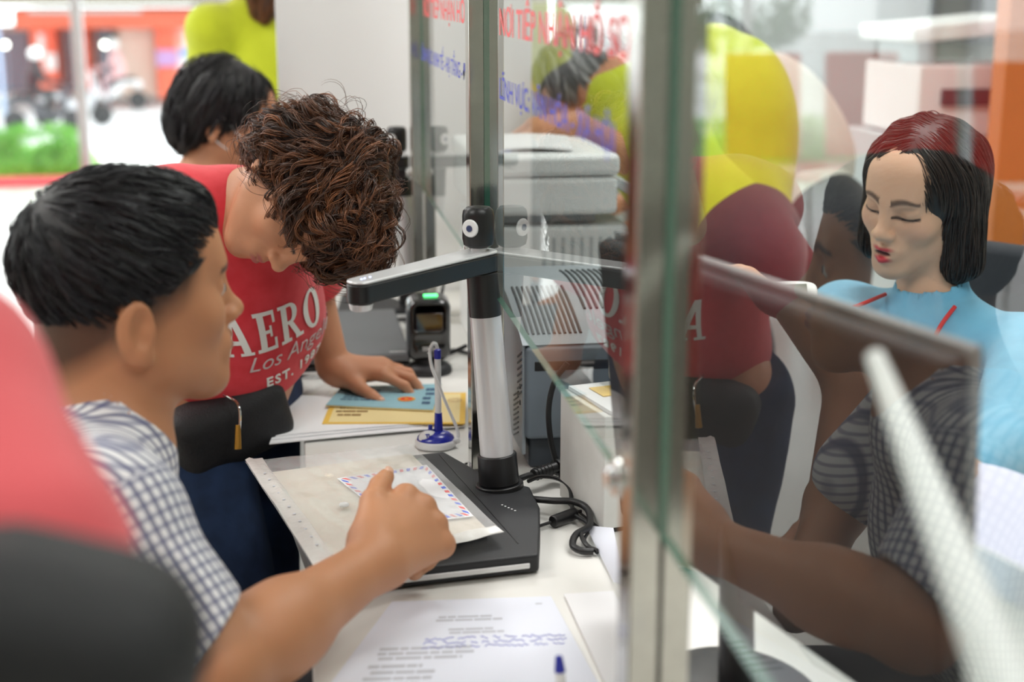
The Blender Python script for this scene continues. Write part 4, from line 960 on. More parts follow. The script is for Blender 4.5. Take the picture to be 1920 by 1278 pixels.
# --- checked shirt
m_plaid = bpy.data.materials.new('navy_checked_cotton'); m_plaid.use_nodes = True
def plaid(m, period, base, c1, c2, wline, soft=.16):
    t = nt(m); pb = t.nodes['Principled BSDF']; pb.inputs['Roughness'].default_value = .85; pb.inputs['Sheen Weight'].default_value = .2
    a = N(t, 'ShaderNodeAttribute'); a.attribute_name = 'weave'; sx = N(t, 'ShaderNodeSeparateXYZ'); L(t, a.outputs['Vector'], sx.inputs[0])
    def line(o, w): f = mth(t, 'PINGPONG', mth(t, 'DIVIDE', o, period), .5); r = N(t, 'ShaderNodeMapRange'); L(t, f, r.inputs[0]); r.inputs[1].default_value = w; r.inputs[2].default_value = w+soft; r.inputs[3].default_value = 1; r.inputs[4].default_value = 0; return r.outputs[0]
    lu, lv = line(sx.outputs[0], wline), line(sx.outputs[1], wline*.85)
    c = mixc(t, mth(t, 'MULTIPLY', lu, .80), base, c1); c = mixc(t, mth(t, 'MULTIPLY', lv, .62), c, c2); L(t, c, pb.inputs['Base Color'])
    f = noise(t, 900, 2); b = N(t, 'ShaderNodeBump'); b.inputs['Strength'].default_value = .2; b.inputs['Distance'].default_value = .001; L(t, f, b.inputs['Height']); L(t, b.outputs[0], pb.inputs['Normal'])
plaid(m_plaid, .0125, srgb(238, 238, 240), srgb(70, 74, 118), srgb(92, 98, 138), .11)
sh = Shape()
for a, b_, ra, rb, k in ((neckb+(-.025, 0, -.045), (shR+shL)/2+(-.06, .0, -.16), .095, .140, .06), ((shR+shL)/2+(-.06, 0, -.16), hip+(.03, 0, .05), .140, .152, .08), (neckb+(-.03, 0, -.045), shR, .062, .066, .06), (neckb+(-.03, 0, -.045), shL, .062, .066, .06)): sh.cap(a, b_, ra, rb, k)
ua = (elb-shR)/np.linalg.norm(elb-shR); hem = shR+ua*.155
sh.cap(shR, hem, .062, .064, .04); ulL = np.array((-.20, 1.78, .76))-shL; ulL /= np.linalg.norm(ulL); sh.cap(shL, shL+ulL*.18, .068, .068, .04)
hn = ua*.94+np.array([.35, .25, .1]); sh.plane(hem+ua*.012, hn, .003)
aM, bM = (np.array(MH)@np.array([0, -.022, -.035, 1]))[:3], neckb
# collar band round the neck
nd = (aM-bM)/np.linalg.norm(aM-bM)
sh.cap(bM-nd*.02, bM+nd*.026, .073, .067, .012); sh.plane(bM+nd*.040, nd*1.0+np.array([.55, .1, -.1]), .003)
sh.cap(bM-nd*.0, aM, .0635, .0605, .002, '-')
# keep only the part over the arm: the sleeve cap is hollow
sh.cap(hem-ua*.012, hem+ua*.1, .053, .056, .004, '-')
def weave(v):
    r = v-shR; t = r@ua; rad = r-t[:, None]*ua; up_ = np.array([0, 0, 1.0]); e1 = np.cross(ua, up_); e1 /= np.linalg.norm(e1); e2 = np.cross(ua, e1)
    arm = np.stack([np.arctan2(rad@e2, rad@e1)*.070, t, t*0], 1)
    f = np.array([.95, .3, 0]); sd = np.array([-.3, .95, 0]); c = v-np.array([-.32, 1.42, 0])
    tor = np.stack([np.arctan2(c@sd, c@f)*.17, v[:, 2]+.25*(c@f), v[:, 0]*0], 1)
    on = (t > -.005)*(np.linalg.norm(rad, axis=1) < .10)*(v[:, 1] < 1.42)
    return np.where(on[:, None].astype(bool), arm, tor)
fd_ = folds(.0030, 30, ((ua, 60), ((1, .2, .5), 42)), 3)
sdf_obj('shirt', sh, (-.66, 1.02, .42), (.10, 1.92, 1.16), m_plaid, e_man, h=.0035, it=2, attrs={'weave': weave}, disp=fd_)
tr = Shape()
for a, b_, ra, rb in ((hip+(0, -.09, .02), (.0, 1.40, .555), .105, .075), (hip+(0, .09, .02), (.02, 1.62, .555), .105, .075), ((.0, 1.40, .555), (-.03, 1.40, .12), .074, .06), ((.02, 1.62, .555), (-.01, 1.62, .12), .074, .06), (hip+(0, -.05, .1), hip+(0, .05, .1), .155, .155)): tr.cap(a, b_, ra, rb, .05)
sdf_obj('trousers', tr, (-.68, 1.15, .02), (.16, 1.85, .80), m_cloth('dark_trousers', srgb(40, 42, 50)), e_man, h=.007, it=2)
for y in (1.40, 1.62):
    sf = Shape(); sf.cap((-.04, y, .05), (.10, y+.01, .045), .05, .042, .02); sf.plane((0, y, .004), (0, 0, -1), .004, '-'); sdf_obj('shoe', sf, (-.13, y-.08, -.02), (.18, y+.1, .14), m_black, e_man, h=.005)
e = empty('stool', (-.46, 1.42, 0), 'round stool carrying the seated person in the checked shirt', 'stool')
bm = B(); cyl(bm, (-.46, 1.42, .36), (-.46, 1.42, .40), .17, .18, 32); obj('seat', bm, m_blackm, e, bevel=.01)
for k in range(4): a = math.pi/4+k*math.pi/2; bm = B(); cyl(bm, (-.46+.19*math.cos(a), 1.42+.19*math.sin(a), 0), (-.46+.12*math.cos(a), 1.42+.12*math.sin(a), .36), .011, n=12); obj('leg', bm, m_steel, e)
# ================================================================== person in the red T-shirt bending over the documents
e_w = empty('person', (-.12, 2.35, 0), 'bending person with curly auburn hair in a red lettered T-shirt reading a blue booklet', 'person')
WH = hframe(dep(574, 372, 2.14), (-.16, -.48, -.86), (.88, -.38, .10), .98)
wn = np.array(dep(455, 392, 2.24)); wR, wL = np.array(dep(338, 400, 2.20)), np.array(dep(566, 410, 2.42)); wh = np.array(dep(392, 735, 2.42)); 
A = lambda *p: np.array(p, float)
lr = (wL-wR)/np.linalg.norm(wL-wR); upv = (wn-wh)/np.linalg.norm(wn-wh); cn = np.cross(lr, upv); cn /= np.linalg.norm(cn); cn = cn*(-np.sign(cn[1]))   # chest normal, towards the camera
welb, wwr = np.array(dep(578, 535, 2.52)), np.array(onZ(628, 690, .800))
s = Shape(); head(s, WH, fem=True, neck=wn, neck_r=(.048, .054))
chest = (wR+wL)/2*.55+wn*.45-upv*.13+cn*.0; belly = wh+upv*.10+cn*.01
s.cap(wn-upv*.03, chest, .07, .115, .05); s.cap(chest, belly, .115, .12, .06); s.cap(belly, wh, .12, .13, .05)
s.cap(wn-upv*.02, wR, .05, .052, .05); s.cap(wn-upv*.02, wL, .05, .052, .05)
s.cap(wL, welb, .049, .041, .03); s.cap(welb, wwr, .041, .027, .02); s.ell(wwr, (.029, .027, .022), .02)
# right arm: hangs to the counter edge behind the seated person
wre = A(-.315, 2.04, .86); s.cap(wR, wre, .048, .040, .03); s.cap(wre, A(-.245, 1.95, .69), .038, .026, .02)
hand(s, A(-.243, 1.948, .685), (.25, -.3, -.9), (-.8, -.5, 0), (.5, -.6, 0), .9, curls=((.25, .3, .2),)*4, spread=.10)
fd2 = np.array(onZ(742, 712, .779))-wwr
kn2, tt2, td2 = hand(s, wwr, fd2+np.array([0, 0, .02]), (.05, -.10, 1), (-.3, -1, 0), 1.0, curls=((.42, .55, .25), (.35, .62, .25), (.35, .66, .3), (.35, .7, .35)), spread=.10, thumb_dir=fd2/np.linalg.norm(fd2)*.80+A(-.22, -.62, -.12), thumb_c=.12)
for sx_, kx in ((A(-.045, -.09, 0), A(-.12, 2.12, .44)), (A(.045, .09, 0), A(-.10, 2.34, .44))):
    s.cap(wh+sx_+(0, 0, -.04), kx, .095, .062, .05); s.cap(kx, kx*(1, 1, 0)+(-.04, .03, .09), .06, .042, .02); s.cap(kx*(1, 1, 0)+(-.03, .02, .06), kx*(1, 1, 0)+(.07, -.10, .045), .04, .034, .02)
wc = np.array(WH)[:3, 3]
sdf_obj('body', s, (-.50, 1.70, .0), (.34, 2.80, 1.34), m_skin, e_w, h=.0027, it=2, color=skin_color(SKIN['woman'], WH, lips=(srgb(176, 96, 90), 0), brows=srgb(80, 52, 40), lash=dict(z=-.002)))
for t_ in kn2[:0]: pass
bm = B(); nv = Vector(np.cross(td2, fd2)).normalized(); nv = nv if nv.z > 0 else -nv; M = frame(Vector(tt2)+Vector((0, 0, .0065)), td2, None, (td2[1], -td2[0], 0)); sph(bm, (0, 0, 0), 1, u=14, v=8); bmesh.ops.transform(bm, matrix=M @ Matrix.Diagonal((.007, .0052, .0024, 1)), verts=bm.verts); obj('thumbnail', bm, mat('nail'), e_w)
# T-shirt
ts = Shape()
ts.cap(wn-upv*.035, chest, .085, .132, .05); ts.cap(chest, belly, .134, .135, .06); ts.cap(belly, wh+upv*.045, .134, .140, .05)
for q in (-1, 1): ts.ell(chest+lr*q*.062+cn*.075-upv*.03, (.062, .055, .060), .05)
ts.ell(chest-cn*.055+upv*.02, (.12, .10, .13), .06); ts.ell(wR*.75+wn*.25-cn*.055-upv*.03+np.array([-.02, 0, -.012]), (.10, .09, .082), .06)
ts.cap(wn-upv*.02, wR, .064, .066, .05); ts.cap(wn-upv*.02, wL, .064, .066, .05)
uw = (welb-wL)/np.linalg.norm(welb-wL); ts.cap(wL, wL+uw*.13, .066, .066, .03); ts.plane(wL+uw*.145, uw, .003); 
ur = (wre-wR)/np.linalg.norm(wre-wR); ts.cap(wR, wR+ur*.16, .064, .062, .03)
hdn = (wc-wn)/np.linalg.norm(wc-wn)
ts.plane(wh+upv*.028-cn*0, -upv, .004)
ts.ell(wn+upv*.055+hdn*.035+cn*.035, (.072, .075, .072), .006, '-'); ts.cap(wn+upv*.005, wc, .0575, .060, .003, '-')
wf = folds(.0042, 22, ((lr*.9+upv*.5, 38), (lr*.6-upv*.8, 30)), 11)
wsh, wv, wq = sdf_obj('t_shirt', ts, (-.50, 1.80, .62), (.30, 2.75, 1.36), mat('red_cotton', srgb(222, 48, 60), rough=.85, sheen=.3, bump=.25, bscale=900, color2=srgb(228, 58, 70), vscale=60), e_w, h=.0035, it=2, disp=lambda v, n: wf(v, n)*np.clip(((v-wh)@(-cn)*0+.5), 0, 1))
# lettering: flat letter shapes laid onto the cloth
tree = BVHTree.FromPolygons([Vector(p) for p in wv+0], [list(map(int, f)) for f in wq])
def on_cloth(me, M, off=.0016):
    bm = bmesh.new(); bm.from_mesh(me); bmesh.ops.triangulate(bm, faces=bm.faces)
    bm.transform(M)
    for _ in range(3):
        lg = [e_ for e_ in bm.edges if e_.calc_length() > .006]
        if not lg: break
        bmesh.ops.subdivide_edges(bm, edges=lg, cuts=1); bmesh.ops.triangulate(bm, faces=bm.faces)
    d = -Vector(M.col[2][:3]).normalized()
    for v in bm.verts:
        h = tree.ray_cast(v.co-d*.25, d)
        if h[0]: v.co = h[0]-d*off
    r = bmesh.ops.extrude_face_region(bm, geom=bm.faces[:]); bmesh.ops.translate(bm, verts=[v for v in r['geom'] if isinstance(v, bmesh.types.BMVert)], vec=d*-.0007)
    me2 = bpy.data.meshes.new('lettering'); bm.to_mesh(me2); bm.free(); return me2
def slab(letter):
    """slab-serif capital built from rectangles and rings on a unit-high cell"""
    bm = B()
    def r(x0, y0, x1, y1): vs = [bm.verts.new((x, y, 0)) for x, y in ((x0, y0), (x1, y0), (x1, y1), (x0, y1))]; bm.faces.new(vs)
    def q(*p): bm.faces.new([bm.verts.new((x, y, 0)) for x, y in p])
    def ring(cx, cy, rx, ry, ix, iy, a0=0, a1=360, n=28):
        for k in range(n):
            a, b = R(a0+(a1-a0)*k/n), R(a0+(a1-a0)*(k+1)/n)
            q((cx+ix*math.cos(a), cy+iy*math.sin(a)), (cx+rx*math.cos(a), cy+ry*math.sin(a)), (cx+rx*math.cos(b), cy+ry*math.sin(b)), (cx+ix*math.cos(b), cy+iy*math.sin(b)))
    if letter == 'A': q((.06, .04), (.17, .04), (.42, .98), (.30, 1)); q((.30, 1), (.46, 1), (.74, .04), (.54, .04)); r(.17, .30, .58, .40); r(-.02, 0, .26, .07); r(.44, 0, .82, .07); w = .86
    if letter == 'E': r(.10, 0, .30, 1); r(.0, 0, .66, .09); r(.0, .91, .66, 1); r(.58, .0, .66, .30); r(.58, .70, .66, 1); r(.28, .46, .50, .54); r(.45, .36, .52, .64); w = .74
    if letter == 'R': r(.10, 0, .30, 1); r(.0, 0, .40, .08); r(.0, .92, .42, 1); r(.28, .46, .42, .54); ring(.42, .73, .30, .27, .11, .19, -90, 90, 14); q((.34, .46), (.54, .46), (.80, .06), (.60, .06)); r(.58, 0, .90, .08); w = .92
    if letter == 'O': ring(.40, .5, .40, .52, .19, .43); w = .86
    me = bpy.data.meshes.new('l'); bm.to_mesh(me); bm.free(); return me, w
m_print = mat('white_shirt_print', srgb(238, 236, 232), rough=.7)
H = .060; x = 0; wid = .60
tdir = Vector(lr*1.0+upv*.34).normalized(); o0 = Vector(chest+cn*.10-upv*.058-lr*.118)
BM = frame(o0, tdir, None, Vector(upv-lr*.25))
for ch in 'AERO':
    me, w = slab(ch); me.transform(Matrix.Translation((x, 0, 0)) @ Matrix.Diagonal((H*.92, H, 1, 1))); x += w*H*.92+.004; link_mesh('printed_letter', on_cloth(me, BM), m_print, wsh)
me = text_mesh('Los Angeles', .034, bold=-.0002, shear=.35, sx=1.25); me.transform(Matrix.Translation((.030, -.028, 0))); link_mesh('printed_script', on_cloth(me, BM, .0022), mat('pale_print', srgb(214, 196, 196), rough=.7), wsh)
me = text_mesh('EST. 1987', .022, bold=.0006, sx=1.2, sp=1.25); me.transform(Matrix.Translation((.060, -.060, 0))); link_mesh('printed_line', on_cloth(me, BM), m_print, wsh)
# collar band
cb = []
# jeans
jn = Shape()
for sx_, kx in ((A(-.045, -.09, 0), A(-.12, 2.12, .44)), (A(.045, .09, 0), A(-.10, 2.34, .44))):
    jn.cap(wh+sx_+(0, 0, -.03), kx, .112, .080, .05); jn.cap(kx, kx*(1, 1, 0)+(-.04, .03, .12), .080, .064, .02)
jn.cap(wh+(0, -.02, .0), wh+upv*.03, .128, .130, .05); jn.plane(wh+upv*.045, upv, .005)
m_jean = mat('blue_denim', srgb(30, 52, 88), rough=.9, bump=.35, bscale=800, color2=srgb(22, 42, 74), vscale=30)
sdf_obj('jeans', jn, (-.46, 1.90, .05), (.16, 2.72, 1.0), m_jean, e_w, h=.005, it=2, disp=folds(.005, 20, ((A(.3, .5, 1), 40), (A(-.4, .2, 1), 28)), 21))
for dx_, dy_ in ((-.12, 2.12), (-.10, 2.34)):
    sf = Shape(); sf.cap((dx_-.04, dy_+.03, .05), (dx_+.07, dy_-.10, .045), .048, .04, .02); sf.plane((0, 0, .004), (0, 0, -1), .004, '-'); sdf_obj('shoe', sf, (dx_-.12, dy_-.18, -.02), (dx_+.14, dy_+.12, .14), m_black, e_w, h=.005)
# curly hair
M4 = np.array(WH)
ch_ = Shape(WH); ch_.ell((0, -.020, .036), (.090, .107, .094), .02); ch_.ell((0, -.078, -.020), (.070, .040, .058), .05); ch_.ell((0, .060, .078), (.068, .050, .048), .04)
ch_.ell((0, .130, -.045), (.085, .085, .098), .015, '-')
def curly(P): return ch_(P)+.006*noise3(P, 95, 31)
ho, hv, hq = sdf_obj('hair', (ch_, lambda P: .006*noise3(P, 95, 31)), wc-.24, wc+.24, mat('auburn_base', (.030, .011, .006), rough=.6), e_w, h=.004, it=1)
fw_, cr_ = M4[:3, 1], M4[:3, 2]; whl = (M4@np.array([0, -.05, .13, 1]))[:3]
def curl_dir(P, g):
    d = P-whl; d /= np.maximum(np.linalg.norm(d, axis=1, keepdims=True), 1e-6); sw = np.stack([noise3(P, 34, 41), noise3(P, 34, 42), noise3(P, 34, 43)], 1); return d*.7+sw*1.2+A(0, 0, -.25)
def tone(n, per): u_ = np.repeat(RNG.uniform(0, 1, (n, 1)), per, 0)*.75+RNG.uniform(0, .25, (n*per, 1)); return np.array([[.020, .008, .006]])*(1-u_)+np.array([[.36, .125, .042]])*u_**1.7+.004
idx = RNG.choice(len(hv), 1250); paths = clump(grow(curly, hv[idx], curl_dir, 15, .0056, .001, .012, curl=.0085, freq=1.15, jitter=.10, levr=.010), 9, .0026, .25)
strands('hair_strands', paths, .00062, m_hair, ho, tone(1250, 9))
idx = RNG.choice(len(hv), 420); paths = clump(grow(curly, hv[idx], curl_dir, 13, .006, .006, .026, curl=.008, freq=1.0, jitter=.4, levr=.012), 2, .003, 1)
strands('loose_hair', paths, .00036, m_hair, ho, tone(420, 2))
# black waist bag
e = empty('waist_bag', (-.10, 2.22, .80), 'black waist bag with a brass zip pull worn over the red T-shirt hem', 'bag')
bc_ = np.array(dep(426, 800, 2.28)); wb_s = Shape()
wb_s.rbox(bc_, (.105, .045, .060), .035, .02, '+', Matrix.Rotation(R(28), 3, 'Z') @ Matrix.Rotation(R(-14), 3, 'Y'))
sdf_obj('bag_body', wb_s, bc_-.17, bc_+.17, mat('black_nylon', srgb(20, 20, 24), rough=.6, bump=.4, bscale=300), e, h=.004, it=2, disp=folds(.003, 30, ((A(1, .5, 0), 70), (A(0, 0, 1), 50)), 8))
z0, z1 = Vector(dep(432, 746, 2.215)), Vector(dep(450, 782, 2.205))
bm = B(); tube(bm, spline([Vector(dep(420, 740, 2.228)), z0, Vector(dep(446, 758, 2.208)), z1, Vector(dep(447, 825, 2.205))], 5), .0022, 8); obj('zip', bm, m_chrome, e)
z2, z3 = Vector(dep(446, 796, 2.20)), Vector(dep(446, 842, 2.20)); bm = B(); cyl(bm, z2, z3, .0042, .006, 10); obj('zip_pull', bm, mat('brass', srgb(200, 150, 70), rough=.3, metal=1), e, bevel=.001)
# ================================================================== clerk in the light blue blouse behind the glass
e_c = empty('person', (1.02, 2.15, 0), 'person in a light blue blouse with a red lanyard talking behind the glass', 'person')
CH = hframe(dep(1722, 366, 2.20), (-.83, -.56, -.22), (.16, -.06, 1), .95)
cc_ = np.array(CH)[:3, 3]; cnk = np.array(dep(1752, 578, 2.27)); rs = A(-.56, .83, 0)
cR, cL = cnk+rs*.165+(0, 0, -.045), cnk-rs*.165+(0, 0, -.050)
fw2 = A(-.83, -.56, 0); chp = cnk-fw2*.16+(0, 0, -.46)
s = Shape(); head(s, CH, fem=True, open_mouth=.009, closed=True, neck=cnk+(0, 0, -.01), neck_r=(.046, .054))
s.cap(cnk+(0, 0, -.05), cnk-fw2*.04+(0, 0, -.18), .075, .105, .05); s.cap(cnk-fw2*.04+(0, 0, -.18), chp, .105, .13, .06)
s.cap(cnk+(0, 0, -.04), cR, .045, .05, .05); s.cap(cnk+(0, 0, -.04), cL, .045, .05, .05)
ceR, cwR = np.array(dep(1560, 690, 2.02)), np.array(dep(1455, 590, 1.88))
ceL, cwL = np.array(dep(1885, 860, 1.72)), np.array(dep(1792, 905, 1.52))
s.cap(cR, ceR, .047, .039, .03); s.cap(ceR, cwR, .038, .026, .02); s.cap(cL, ceL, .047, .039, .03); s.cap(ceL, cwL, .038, .026, .02)
hand(s, cwR, cwR-ceR+(0, 0, .03), (.1, -.3, 1), (-.5, 1, 0), .92, curls=((.5, .6, .4),)*4, spread=.08)
hand(s, cwL, cwL-ceL+(0, 0, .04), (.3, -.6, .6), (0, 0, 1), .92, curls=((.7, .9, .5),)*4, spread=.05)
for q in (-1, 1):
    kx = chp+fw2*.36+rs*q*.09+(0, 0, -.05); s.cap(chp+rs*q*.09+(0, 0, -.04), kx, .085, .06, .05); s.cap(kx, kx-(0, 0, kx[2]-.09), .055, .04, .02); s.cap((kx[0], kx[1], .06), (kx[0]-.08, kx[1]-.06, .045), .038, .032, .02)
sdf_obj('body', s, np.minimum(cwL, cwR)-(.15, .15, 1.3), (1.5, 2.75, 1.36), m_skin, e_c, h=.0025, it=1,
        color=skin_color(SKIN['clerk'], CH, lips=(srgb(202, 66, 76), .008), brows=srgb(74, 52, 44), lash=dict(z=-.0050), blush=.25))
bm = B(); C4 = np.array(CH); tp = [(C4@np.array([.0135*math.sin(t)*1.0, .0865+.008*math.cos(t), -.0665, 1]))[:3] for t in np.linspace(-1.15, 1.15, 13)]
vs = [(bm.verts.new(Vector(p)), bm.verts.new(Vector(p)+Vector(C4[:3, 2])*-.0048*-1)) for p in tp]
for a_, b2 in zip(vs, vs[1:]): bm.faces.new((a_[0], b2[0], b2[1], a_[1]))
bmesh.ops.solidify(bm, geom=bm.faces[:], thickness=.001); obj('teeth', bm, mat('teeth', srgb(226, 220, 208), rough=.25), e_c)
bl = Shape()
bl.cap(cnk+(0, 0, -.055), cnk-fw2*.04+(0, 0, -.18), .085, .128, .05); bl.cap(cnk-fw2*.04+(0, 0, -.18), chp+(0, 0, -.02), .128, .150, .06)
for q in (-1, 1): bl.ell(cnk+fw2*.085+rs*q*.065+(0, 0, -.185), (.06, .06, .06), .05)
bl.cap(cnk+(0, 0, -.04), cR, .058, .060, .05); bl.cap(cnk+(0, 0, -.04), cL, .058, .060, .05)
for a_, b2, w_ in ((cR, ceR, cwR), (cL, ceL, cwL)):
    bl.cap(a_, b2, .060, .050, .03); bl.cap(b2, b2*.25+w_*.75, .050, .038, .02)
ndc = (cc_-cnk)/np.linalg.norm(cc_-cnk); bl.cap(cnk-ndc*.01, cnk+ndc*.030, .066, .058, .012); bl.cap(cnk+ndc*.01, cc_, .0515, .0515, .003, '-')
m_bl = m_cloth('light_blue_cotton', srgb(122, 190, 222), color2=srgb(112, 180, 214), vscale=20)
bsh, bv, bq = sdf_obj('blouse', bl, np.minimum(cwL, cwR)-(.15, .15, .55), (1.5, 2.75, 1.12), m_bl, e_c, h=.004, it=2, disp=folds(.0035, 24, ((A(.6, .4, -.7), 44), (A(.8, -.5, .3), 34)), 31))
btree = BVHTree.FromPolygons([Vector(p) for p in bv], [list(map(int, f)) for f in bq])
for q in (-1, 1):
    pts = []
    for t in np.linspace(0, 1, 12):
        p = cnk+rs*q*(.056*(1-t)**.9+.006)+fw2*.01+(0, 0, .020-.24*t)
        for _k in range(70):
            if bl(p[None])[0] > .0045: break
            p = p+fw2*.004
        pts.append(p)
    bm = B(); tube(bm, spline(pts, 3), .0034, 8); obj('lanyard_strap', bm, mat('lanyard_red', srgb(224, 50, 56), rough=.6), bsh)
tr = Shape()
for q in (-1, 1): kx = chp+fw2*.36+rs*q*.09+(0, 0, -.05); tr.cap(chp+rs*q*.09+(0, 0, -.04), kx, .105, .075, .05); tr.cap(kx, (kx[0], kx[1], .11), .072, .058, .02)
tr.cap(chp-rs*.05, chp+rs*.05, .14, .14, .05)
sdf_obj('trousers', tr, (.4, 1.5, .04), (1.6, 2.8, .75), m_cloth('dark_trousers', srgb(40, 42, 50)), e_c, h=.008)
for q in (-1, 1): kx = chp+fw2*.36+rs*q*.09; sf = Shape(); sf.cap((kx[0]+.02, kx[1]+.01, .052), (kx[0]-.09, kx[1]-.06, .047), .048, .04, .02); sdf_obj('shoe', sf, (kx[0]-.2, kx[1]-.2, -.01), (kx[0]+.15, kx[1]+.15, .14), m_black, e_c, h=.006)
# bob haircut
W4 = lambda *p: (C4@np.array([*p, 1]))[:3]
hb = Shape(CH); hb.ell((0, -.018, .031), (.088, .108, .096), .02); hb.cap((.062, -.025, .03), (.072, -.018, -.100), .038, .036, .03); hb.cap((-.062, -.025, .03), (-.072, -.018, -.100), .038, .036, .03)
hb.cap((0, -.07, .02), (0, -.075, -.095), .062, .048, .04)
hb.ell((0, .108, -.034), (.0560, .078, .098), .014, '-'); hb.plane((0, 0, -.135), (0, .1, -1), .006, '-'); hb.cap((0, .0, -.06), (0, .01, -.2), .045, .045, .004, '-')
def bob(P): return hb(P)+.0018*np.sin((P@A(.6, -.5, .1))*190+noise3(P, 20, 3)*2)
ho, hv, hq = sdf_obj('hair', (hb, lambda P: .0018*np.sin((P@A(.6, -.5, .1))*190+noise3(P, 20, 3)*2)), cc_-.22, cc_+.2, mat('dark_brown_base', (.010, .006, .005), rough=.5), e_c, h=.0035, it=1)
idx = scalp(hv, CH, 4200); prt = W4(-.012, .02, .13); dnv = -C4[:3, 2]; par = C4[:3, 0]
def bobd(P, g): sd = np.sign((P-prt)@par)[:, None]; hgt = np.clip(((P-cc_)@C4[:3, 2])/.10, 0, 1)[:, None]; return dnv*1.0+par*sd*hgt*.9-C4[:3, 1]*.18*hgt
paths = grow(bob, hv[idx], bobd, 10, .0075, .0, .0028, jitter=.07, levr=.0022); cols = np.array([[.020, .011, .008]])*RNG.uniform(.5, 2.4, (len(idx), 1)); strands('hair_strands', paths, .00095, m_hair, ho, cols)
# chair behind the clerk
e = empty('office_chair', (1.16, 2.23, 0), 'dark grey office chair carrying the person in the light blue blouse', 'chair')
bk = chp-fw2*.17; ang = math.atan2(fw2[1], fw2[0])
bm = B(); box(bm, (chp[0], chp[1], .385), (.46, .46, .07), ang); obj('seat', bm, mat('chair_fabric', srgb(58, 60, 66), rough=.9), e, bevel=.02)
bm = B(); box(bm, (bk[0]-fw2[0]*.05, bk[1]-fw2[1]*.05, .76), (.05, .44, .50), ang); obj('backrest', bm, mat('chair_fabric'), e, bevel=.02, seg=4)
bm = B(); box(bm, (bk[0]-fw2[0]*.05, bk[1]-fw2[1]*.05, .45), (.03, .08, .22), ang); cyl(bm, (chp[0], chp[1], .10), (chp[0], chp[1], .35), .025); obj('post', bm, m_black, e)
for k in range(5): a = 2*math.pi*k/5; bm = B(); cyl(bm, (chp[0], chp[1], .10), (chp[0]+.28*math.cos(a), chp[1]+.28*math.sin(a), .055), .022, .015, 12); sph(bm, (chp[0]+.28*math.cos(a), chp[1]+.28*math.sin(a), .028), .028, u=12, v=8); obj('leg', bm, m_black, e)
# white handheld device near the clerk's right hand, papers in the left
e = empty('handheld_device', cwR+(0, 0, .05), 'white handheld device with a small screen held over the top of the monitor', 'device')
dvc = np.array(dep(1462, 549, 1.84)); Md = frame(dvc, (1, -.25, .04), None, (.15, .8, .55))
bm = B(); prism(bm, [(.048*math.copysign(abs(math.cos(t))**.5, math.cos(t)), .017*math.copysign(abs(math.sin(t))**.6, math.sin(t))) for t in np.linspace(0, 2*math.pi, 33)[:-1]], -.006, .006); bmesh.ops.transform(bm, matrix=Md, verts=bm.verts); obj('case', bm, m_wp, e, bevel=.003)
bm = B(); box(bm, (.012, 0, .0065), (.045, .018, .001)); bmesh.ops.transform(bm, matrix=Md, verts=bm.verts); obj('screen', bm, mat('device_screen', srgb(120, 130, 120), rough=.1), e)
pc = [Vector(dep(*p)) for p in ((1752, 868, 1.56), (1935, 900, 1.50), (1960, 1085, 1.30), (1762, 1040, 1.36))]
bm = B(); sheet(bm, *pc, 10, 10, .0015, lambda u, v: .008*math.sin(3*u+2*v)); tag(obj('held_papers', bm, mat('lilac_paper', srgb(222, 222, 244), rough=.6)), 'pale lilac papers held by the person in the light blue blouse', 'papers')
bm = B(); p0, p1 = Vector(dep(1800, 1040, 1.22)), Vector(dep(1950, 1118, 1.10)); M = frame((p0+p1)/2, p1-p0, None, (0, 1, 0)); bmesh.ops.create_cube(bm, size=1, matrix=M @ Matrix.Diagonal(((p1-p0).length, .03, .012, 1)))
tag(obj('paper_tray_edge', bm, m_wp, bevel=.002), 'white tray rim on the desk below the lilac papers', 'tray')
